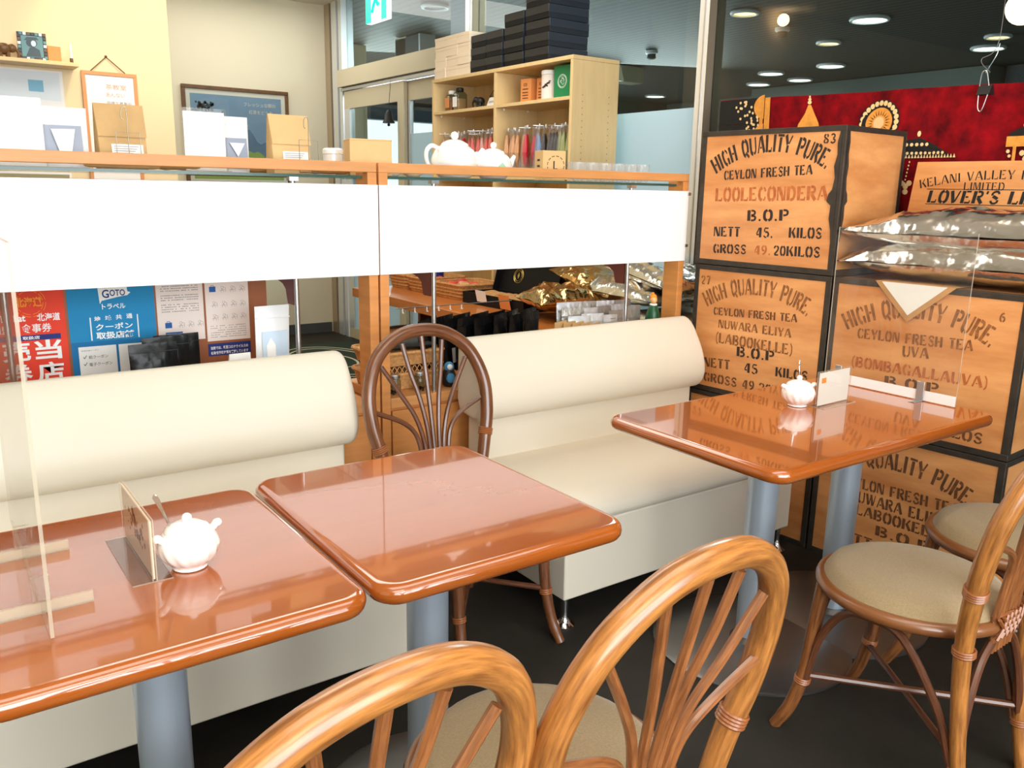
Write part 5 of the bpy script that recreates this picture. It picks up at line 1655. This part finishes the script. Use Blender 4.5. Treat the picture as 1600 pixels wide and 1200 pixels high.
ld = build('lid', MB().box(.0, .012, -.275, .275, 0, .25).box(-.045, .0, -.275, -.27, 0, .25).box(-.045, 0, .27, .275, 0, .25).box(-.045, 0, -.27, .27, .245, .25), m_blackcard, t, (.118, 0, .02), (0, R(15), 0), bevel=.001)
em = MB()
em.torus((-.0015, .12, .13), .04, .0022, (1, 0, 0), 28, 4).torus((-.0015, .12, .13), .03, .0014, (1, 0, 0), 28, 4)
em.poly([(-.002, .12, .15), (-.002, .111, .132), (-.002, .12, .112), (-.002, .129, .132)])
build('gold_emblem', em, mat('gold_print', (206, 176, 84), .35, metal=.6), ld, smooth=False)
for k, (y, c, nm) in enumerate(((.08, m_card, 'white'), (-.14, m_orangebox, 'orange'))):
    o = build('price_tag', MB().box(0, .001, -.045, .045, -.03, .05), c, None, (2.68 - .138, 3.76 + y, .735), (0, R(-14), R(3)))
    tag(o, nm + ' price tag on the front of the open black gift box', 'tag')
for k in range(6):
    o = build('tissue_packet', pillow(.14, .085, .03, 90 + k, 18, 12, .008), m_kraftd, None, (2.67, 3.97 - k * .078, .735), (R(rnd.uniform(-8, 8)), R(-12), R(rnd.uniform(-15, 15))), ang=25)
    tag(o, '%s kraft packet from the left inside the open black gift box' % ['first', 'second', 'third', 'fourth', 'fifth', 'sixth'][k], 'packet', 'packets in the open gift box')
foil('gold foil bag crumpled on the counter right of the black gift box', (2.64, 3.29, .785), R(75), .36, .34, .15, 13, m_goldfoil)
foil('silver foil bag lying lowest on the cream cabinet by the oak post', (2.92, 3.03, .838), R(86), .72, .42, .14, 21)
foil('silver foil bag heaped over the lowest one by the oak post', (2.93, 2.88, .938), R(80), .66, .38, .13, 17, tilt=(0, R(-7)))
foil('tan foil bag leaning behind the gold one on the counter', (2.86, 3.31, .865), R(85), .36, .3, .10, 23, m_goldfoil, tilt=(R(4), R(-14)))
t = thing('low_cabinet', 'low cream cabinet under the silver foil bags, behind the oak post', 'cabinet', (2.70, 2.475, 0))
build('carcass', MB().box(0, .47, 0, .485, .06, .745), m_wall, t, bevel=.003)
build('top_board', MB().box(-.005, .475, 0, .487, .747, .765), m_wall, t, bevel=.002)
build('plinth', MB().box(.02, .45, .02, .46, 0, .058), m_dgrey, t, smooth=False)
# stool seen under the counter
t = thing('rattan_stool', 'round rattan stool under the counter, behind the right divider', 'stool', (2.51, 4.56, 0))
build('seat_ring', MB().torus((0, 0, .45), .2, .018, n=36, k=8), m_rodl, t)
build('woven_seat', MB().lathe([(.19, .44), (.19, .452), (.05, .458)], 32), m_wicker, t)
build('lower_ring', MB().torus((0, 0, .3), .19, .012, n=36, k=8), m_rodl, t)
for k in range(8):
    a = k * PI / 4
    build('leg', MB().tube([(.19 * math.cos(a), .19 * math.sin(a), .44), (.2 * math.cos(a), .2 * math.sin(a), 0)], .011, 8), m_rodl, t)
t = thing('door_mat', 'dark green door mat with pale rings on the floor by the sliding doors', 'mat', (2.62, 6.0, 0.0), 0)
build('mat_body', MB().prism(rrect(-.45, .45, -.75, .75, .04, 4), .0005, .012), mat('mat_green', (34, 50, 36), .95), t, bevel=.002)
rg = MB()
for rx, ry in ((.36, .62), (.30, .54), (.14, .26)):
    rg.rings([[Vector(((rx + dx) * math.cos(2 * PI * k / 40), (ry + dx) * math.sin(2 * PI * k / 40), .0128)) for dx in (0, .02)] for k in range(41)], caps=False, closed=False)
build('ring_print', rg, mat('mat_cream', (206, 200, 176), .9), t, smooth=False)
# price hooks over the black pouches
for k in range(6):
    t = thing('price_hook', '%s little white hook from the left on the wire above the black pouches' % ['first', 'second', 'third', 'fourth', 'fifth', 'sixth'][k], 'hook', (1.50 + .052 * k, 2.80, .862), 0, 'white hooks above the black pouches')
    build('stem', MB().tube([(0, 0, 0), (0, 0, .018)], .002, 5), m_card, t)
    build('tip', MB().tube([(0, 0, 0), (0, -.008, .002)], .002, 5), m_card, t)
t = tag(build('hook_wire', MB().tube([(1.47, 2.80, .881), (2.0, 2.80, .881)], .0022, 6), m_steel), 'thin wire rail carrying the white hooks', 'rail')

# ------------------------------------------------------------------ batik hanging on the glass, its clip and strings
BYL, BYR = 2.80, 1.05


def cloth(y, z, d=0):
    """point on the hanging cloth; gentle folds, tip of the top edge slanting"""
    x = 3.165 + .012 * math.sin(y * 9 + 1) + .008 * math.sin(y * 23 + z * 3) + .006 * math.sin(z * 11 + y * 4)
    return Vector((x - d, y, z))


t = thing('batik_cloth', 'dark red batik wall cloth hung on the glass behind the crates', 'cloth', (0, 0, 0))
build('cloth', MB().grid(lambda u, v: cloth(BYL + (BYR - BYL) * u, .95 + (1.739 - .03 * u / .75 * (BYL - BYR) / 1.75 - .95) * v), 90, 30), m_batik, t)


def patch(name, m, polys, d=.0025):
    mb = MB()
    for pts in polys:
        # densify so that the print follows the folds
        n = len(pts)
        cy = sum(p[0] for p in pts) / n
        cz = sum(p[1] for p in pts) / n
        per = []
        for i in range(n):
            a, b = pts[i], pts[(i + 1) % n]
            q = max(1, int(math.hypot(b[0] - a[0], b[1] - a[1]) / .02))
            per += [(a[0] + (b[0] - a[0]) * j / q, a[1] + (b[1] - a[1]) * j / q) for j in range(q)]
        k = len(per)
        vs = [cloth(cy, cz, d)] + [cloth(cy + (p[0] - cy) * f, cz + (p[1] - cz) * f, d) for f in (.5, 1) for p in per]
        fs = [(0, 1 + i, 1 + (i + 1) % k) for i in range(k)] + [(1 + i, 1 + k + i, 1 + k + (i + 1) % k, 1 + (i + 1) % k) for i in range(k)]
        mb.add(vs, fs)
    return build(name, mb, m, t, smooth=False)


def ell(cy, cz, ry, rz, n=18):
    return [(cy + ry * math.cos(2 * PI * i / n), cz + rz * math.sin(2 * PI * i / n)) for i in range(n)]


patch('black_border', m_batikblack, [[(2.798 - .0633 * i, 1.2 + .1072 * j), (2.798 - .0633 * (i + 1), 1.2 + .1072 * j), (2.798 - .0633 * (i + 1), 1.2 + .1068 * (j + 1)), (2.798 - .0633 * i, 1.2 + .107 * (j + 1))] for i in range(4) for j in range(5)], .004)
patch('orange_stripe', m_batikor, [[(2.53, 1.7325), (2.497, 1.732), (2.497, 1.2), (2.53, 1.2)]])
patch('orange_stripe', m_batikor, [[(2.556, 1.733), (2.535, 1.733), (2.535, 1.2), (2.556, 1.2)]], .0055)
dots, fls = [], []
for cz in (1.695, 1.575, 1.455):
    fls.append([(2.53 + .06 * math.cos(a), cz + .05 * math.sin(a)) for a in [PI * .5 * (-1) + PI * j / 12 for j in range(13)]])
    for k in range(34):
        a, r = rnd.uniform(-1.4, 1.4), rnd.uniform(.06, .15)
        y, z = 2.535 + r * math.cos(a), cz + r * .6 * math.sin(a)
        if 2.56 < y < 2.70 and z < 1.725:
            dots.append(ell(y, z, .0062, .0062, 6))
patch('flower_halves', m_batikor, fls, .006)
patch('pale_dots', m_batikpale, dots, .0065)
patch('stupa', m_batikor, [[(2.375, 1.56), (2.36, 1.615), (2.335, 1.655), (2.322, 1.69), (2.310, 1.69), (2.292, 1.655), (2.268, 1.615), (2.25, 1.56)]])
patch('stupa_spire', m_batikpale, [ell(2.316, 1.70, .009, .008, 8), ell(2.316, 1.712, .007, .006, 8), ell(2.316, 1.722, .004, .006, 8)], .003)
patch('sun_disc', m_batikblack, [ell(1.985, 1.60, .098, .088, 28)])
patch('sun_ring', m_batikpale, [ell(1.985 + .084 * math.cos(a), 1.60 + .075 * math.sin(a), .0105, .0105, 8) for a in [2 * PI * k / 24 for k in range(24)]], .0036)
patch('sun_inner', m_batikor, [ell(1.985, 1.60, .066, .058, 24)], .0038)
patch('sun_rays', m_batikblack, [[(1.985 + .058 * math.cos(a), 1.60 + .05 * math.sin(a)), (1.985 + .036 * math.cos(a + .06), 1.60 + .03 * math.sin(a + .06)), (1.985 + .036 * math.cos(a - .06), 1.60 + .03 * math.sin(a - .06))] for a in [2 * PI * k / 22 for k in range(22)]], .0048)
patch('sun_core', m_batikpale, [ell(1.985, 1.60, .028, .024, 16)], .005)
patch('parasol', m_batikblack, [[(1.93, 1.467), (1.92, 1.50), (1.85, 1.53), (1.80, 1.537), (1.74, 1.51), (1.655, 1.462)]])
patch('parasol_fringe', m_batikpale, [[(y, z), (y - .009, z), (y - .0045, z + .014)] for y, z in [(1.93 - .0115 * k, 1.464) for k in range(24)]] + [ell(1.905 - .019 * k, 1.513, .0068, .0068, 7) for k in range(8)] + [ell(1.91 - .017 * k, 1.482, .006, .006, 6) for k in range(13)], .0036)
patch('parasol_knob', m_batikpale, [ell(1.806, 1.552, .007, .011, 8)], .0036)
patch('bead_chain', m_batikpale, [ell(1.83 + .002 * k, 1.45 - .013 * k, .003, .004, 6) for k in range(7)] + [ell(1.838 + dx, 1.36 + dz, .011, .011, 8) for dx, dz in ((0, 0), (.016, .012), (-.013, .012), (.0, -.02))], .0036)
patch('canopy', m_batikblack, [[(1.50, 1.51), (1.49, 1.545), (1.45, 1.56), (1.40, 1.56), (1.35, 1.545), (1.34, 1.51)]])
patch('canopy_skirt', m_batikor, [[(1.50, 1.532), (1.34, 1.532), (1.34, 1.497), (1.50, 1.497)], [(1.475, 1.497), (1.463, 1.497), (1.463, 1.40), (1.475, 1.40)], [(1.37, 1.497), (1.358, 1.497), (1.358, 1.40), (1.37, 1.40)]], .0036)
patch('canopy_finial', m_batikpale, [ell(1.437, 1.568, .010, .011, 8), ell(1.49, 1.482, .007, .007, 6), ell(1.484, 1.466, .006, .006, 6), ell(1.44, 1.475, .01, .01, 8), ell(1.425, 1.455, .012, .012, 8)], .0046)
t = thing('binder_clip', 'black binder clip gripping the top edge of the red batik cloth', 'clip', (3.132, 1.572, 1.700))
build('clip_body', MB().add([(-.02, -.022, -.028), (-.02, .022, -.028), (.02, .022, -.028), (.02, -.022, -.028), (0.004, -.022, .004), (.004, .022, .004), (-.004, .022, .004), (-.004, -.022, .004)], [(0, 7, 6, 1), (3, 2, 5, 4), (7, 4, 5, 6), (0, 3, 4, 7), (1, 6, 5, 2)]), m_black, t, smooth=False)
for s, zz in ((-1, -1), (-1, 1)):
    build('wire_lever', MB().tube(crv([(s * .014, -.016, -.026 * (1 if zz < 0 else 0)), (s * .02, -.008, -.026 + zz * .045 if zz < 0 else .04), (s * .021, 0, -.085 if zz < 0 else .05), (s * .02, .010, -.026 + zz * .045 if zz < 0 else .04), (s * .014, .016, -.026 * (1 if zz < 0 else 0))], 6), .0018, 6), m_steel, t)
o = tag(build('hanging_string', MB().tube(crv([(3.132, 1.565, 1.745), (3.13, 1.60, 1.79), (3.14, 1.555, 1.84), (3.16, 1.562, 2.1), (3.16, 1.56, 2.838)], 8), .0013, 5).tube(crv([(3.132, 1.58, 1.745), (3.13, 1.55, 1.80), (3.15, 1.553, 1.84)], 6), .0013, 5), m_steel), 'looped wire string holding up the binder clip', 'string')
t = thing('pendant_lamp', 'glowing round pendant lamp at the top right corner', 'lamp', (2.9, 1.375, 1.895))
build('globe', MB().ball((0, 0, 0), .05, 24), m_globe, t)
build('cap', MB().lathe([(.022, .044), (.022, .07), (.006, .08)], 16), m_black, t)
build('cord', MB().tube([(0, 0, .08), (0, 0, .944)], .0025, 6), m_black, t)

# ------------------------------------------------------------------ back wall and pillar
t = thing('framed_picture', 'dark framed landscape poster on the cream back wall', 'picture', (1.96, Y_B - .03, 1.30))
w, h = .885, .80
fr = [(-.0, 0, w, .03), (0, h - .03, w, h)]
build('picture_frame', MB().box(0, w, 0, .025, 0, .03).box(0, w, 0, .025, h - .03, h).box(0, .03, 0, .025, .03, h - .03).box(w - .03, w, 0, .025, .03, h - .03), m_frame, t, bevel=.004)
build('mount', MB().box(.03, w - .03, .012, .02, .03, h - .03), m_pinkpaper, t, smooth=False)
a0, a1, c0, c1 = .065, w - .065, .065, h - .065
build('sky_print', MB().add([(a0, .0115, c0), (a1, .0115, c0), (a1, .0115, c1), (a0, .0115, c1)], [(0, 1, 2, 3)]), m_sky, t, smooth=False)
hp = [(a0 + (a1 - a0) * k / 24, .0111, .40 + .05 * math.sin(k * .55) + .03 * math.sin(k * 1.3 + 1)) for k in range(25)]
build('hill_print', MB().add(hp + [(a0, .0111, c0), (a1, .0111, c0)], [tuple(range(25)) + (26, 25)]), m_hill, t, smooth=False)
hp = [(a0 + (a1 - a0) * k / 24, .0107, .27 + .03 * math.sin(k * .4 + 2) + .012 * math.sin(k * 1.9)) for k in range(25)]
build('field_print', MB().add(hp + [(a0, .0107, c0), (a1, .0107, c0)], [tuple(range(25)) + (26, 25)]), m_field, t, smooth=False)
tp = MB()
for k in range(60):
    x, z = a0 + .10 + rnd.gauss(0, .06), c1 - .06 - abs(rnd.gauss(0, .06))
    if a0 + .005 < x < a1 and z < c1 - .012:
        r = rnd.uniform(.006, .016)
        tp.poly([(x + r * math.cos(b), .0103, z + r * math.sin(b)) for b in [2 * PI * j / 6 for j in range(6)]])
build('tree_print', tp, m_tree, t, smooth=False)
mb = MB()
text(mb, 'フレッシュな朝の', (.50, .0100, c1 - .075), XD, ZD, .032, .27)
text(mb, '紅茶をどうぞ', (.54, .0100, c1 - .135), XD, ZD, .032, .2)
build('white_lettering', mb, m_pinkpaper, t, smooth=False)
build('glazing', MB().box(.03, w - .03, .004, .006, .03, h - .03), m_glass, t, smooth=False)
t = thing('brass_bell', 'small dark bell hanging before the sliding door glass', 'bell', (3.14, 6.05, 1.80))
build('bell_body', MB().lathe([(.048, 0), (.046, .008), (.032, .03), (.026, .07), (.014, .09), (.004, .1)], 20), m_black, t)
build('clapper', MB().ball((0, 0, -.012), .012, 10), m_black, t)
build('string', MB().tube([(0, 0, .1), (.02, 0, .31)], .002, 5), m_black, t)

YP = 5.0
t = thing('wall_shelf', 'pale wooden wall shelf on the pillar, far left', 'shelf', (-.3, YP - .16, 1.872))
build('board', MB().box(0, 1.115, 0, .158, 0, .018), m_oakpale, t, bevel=.002)
for x in (.1, .5):
    build('bracket', MB().box(x, x + .02, .02, .158, -.06, -.001), m_oakpale, t, bevel=.002)
ZW = 1.891
t = thing('photo_frame', 'mosaic photo frame with a grey portrait on the wall shelf', 'frame', (.628, YP - .09, ZW), R(-3))
build('back_board', MB().box(-.062, .062, 0, .012, 0, .128), m_dgrey, t, smooth=False)
for k in range(26):
    q = k / 26 * 4
    s, f = int(q), q - int(q)
    x, z = [(-.055 + .11 * f, .007), (.055, .007 + .114 * f), (.055 - .11 * f, .121), (-.055, .121 - .114 * f)][s]
    build('mosaic_tile', MB().box(x - .0065, x + .0065, -.006, -.0005, z - .0065, z + .0065), [m_dgrey, m_teal, m_card, m_frame][(k * 7) % 4], t, smooth=False)
build('photo', MB().box(-.046, .046, -.002, -.0005, .016, .112), m_teal, t, smooth=False)
sl = MB()
sl.poly([(-.03, -.0026, .018), (.034, -.0026, .018), (.03, -.0026, .05), (.008, -.0026, .062), (-.012, -.0026, .058)])
sl.poly([(-.002 + .024 * math.cos(a), -.0028, .08 + .02 * math.sin(a)) for a in [2 * PI * j / 14 for j in range(14)]])
sl.poly([(-.034, -.003, .09), (.03, -.003, .096), (.02, -.003, .108), (-.02, -.003, .106)])
build('portrait_print', sl, m_tree, t, smooth=False)
build('face_print', MB().poly([(.006 + .011 * math.cos(a), -.0032, .078 + .014 * math.sin(a)) for a in [2 * PI * j / 12 for j in range(12)]]), m_palelabel, t, smooth=False)
o = tag(build('orange_card_box', MB().box(-.03, .03, -.02, .02, 0, .078), m_orangebox, None, (.722, YP - .05, ZW), (0, 0, R(8)), bevel=.001), 'plain orange card box beside the mosaic photo frame', 'box')
t = thing('elephant_figurine', 'dark carved elephant at the left edge of the wall shelf', 'figurine', (.505, YP - .09, ZW))
build('body', MB().ball((0, 0, .042), .034, 14, sz=.8), m_frame, t)
build('head', MB().ball((.034, -.01, .046), .02, 12), m_frame, t)
build('trunk', MB().tube(crv([(.05, -.012, .044), (.06, -.014, .025), (.058, -.014, .006)], 5), .006, 8), m_frame, t)
for x in (-.016, .016):
    for y in (-.014, .014):
        build('leg', MB().tube([(x, y, .03), (x, y, 0)], .009, 8), m_frame, t)
t = thing('glass_stopper', 'thin glass lamp tube standing at the right end of the wall shelf', 'tube', (.80, YP - .06, ZW))
build('tube', MB().tube([(0, 0, .03), (0, 0, .095)], .006, 10), m_card, t)
build('socket', MB().lathe([(.008, 0), (.008, .03)], 10), m_frame, t)
t = thing('menu_poster', 'white menu sheet with a pale picture pinned under the wall shelf', 'poster', (.36, YP - .004, 1.33))
build('sheet', MB().box(0, .40, 0, .003, 0, .53), m_paper, t, smooth=False)
build('picture_print', MB().add([(.05, -.0008, .40), (.385, -.0008, .385), (.385, -.0008, .52), (.05, -.0008, .52)], [(0, 1, 2, 3)]), mat('glare_pale_print', (222, 232, 240), .8), t, smooth=False)  # print colour lightened to paint in the glare washing it out
build('blue_panel', MB().add([(.244, -.0014, .425), (.31, -.0014, .425), (.31, -.0014, .48), (.244, -.0014, .48)], [(0, 1, 2, 3)]), mat('sky_panel', (130, 186, 214), .7), t, smooth=False)
build('cream_panel', MB().add([(.03, -.0008, .06), (.3, -.0008, .06), (.3, -.0008, .28), (.03, -.0008, .28)], [(0, 1, 2, 3)]), mat('pale_yellow', (246, 240, 206), .7), t, smooth=False)
t = thing('framed_whiteboard', 'white notice board in a light wood frame hung by a string on the pillar', 'board', (.845, YP - .02, 1.30))
w, h = .265, .575
build('wood_frame', MB().box(0, w, 0, .015, 0, .018).box(0, w, 0, .015, h - .018, h).box(0, .018, 0, .015, .018, h - .018).box(w - .018, w, 0, .015, .018, h - .018), m_woodframe, t, bevel=.001)
build('board', MB().box(.018, w - .018, .006, .013, .018, h - .018), m_paper, t, smooth=False)
mb = MB()
text(mb, '茶教室', (.11, .0052, h - .085), XD, ZD, .026, .10)
text(mb, 'あんない', (.11, .0052, h - .122), XD, ZD, .022, .09)
build('red_handwriting', mb, mat('rose_ink', (214, 150, 120), .8), t, smooth=False)
mb = MB()
text(mb, '受講生募集中', (.11, .0052, h - .160), XD, ZD, .017, .12)
build('grey_handwriting', mb, m_grey, t, smooth=False)
build('hanging_string', MB().tube([(.045, .004, h), (.125, .012, h + .075), (.21, .004, h)], .003, 6), m_frame, t)
build('nail', MB().ball((.125, .012, h + .077), .007, 8), m_frame, t)

for o in list(bpy.data.objects):
    if o.type == 'MESH' and not o.data.polygons:
        bpy.data.objects.remove(o)
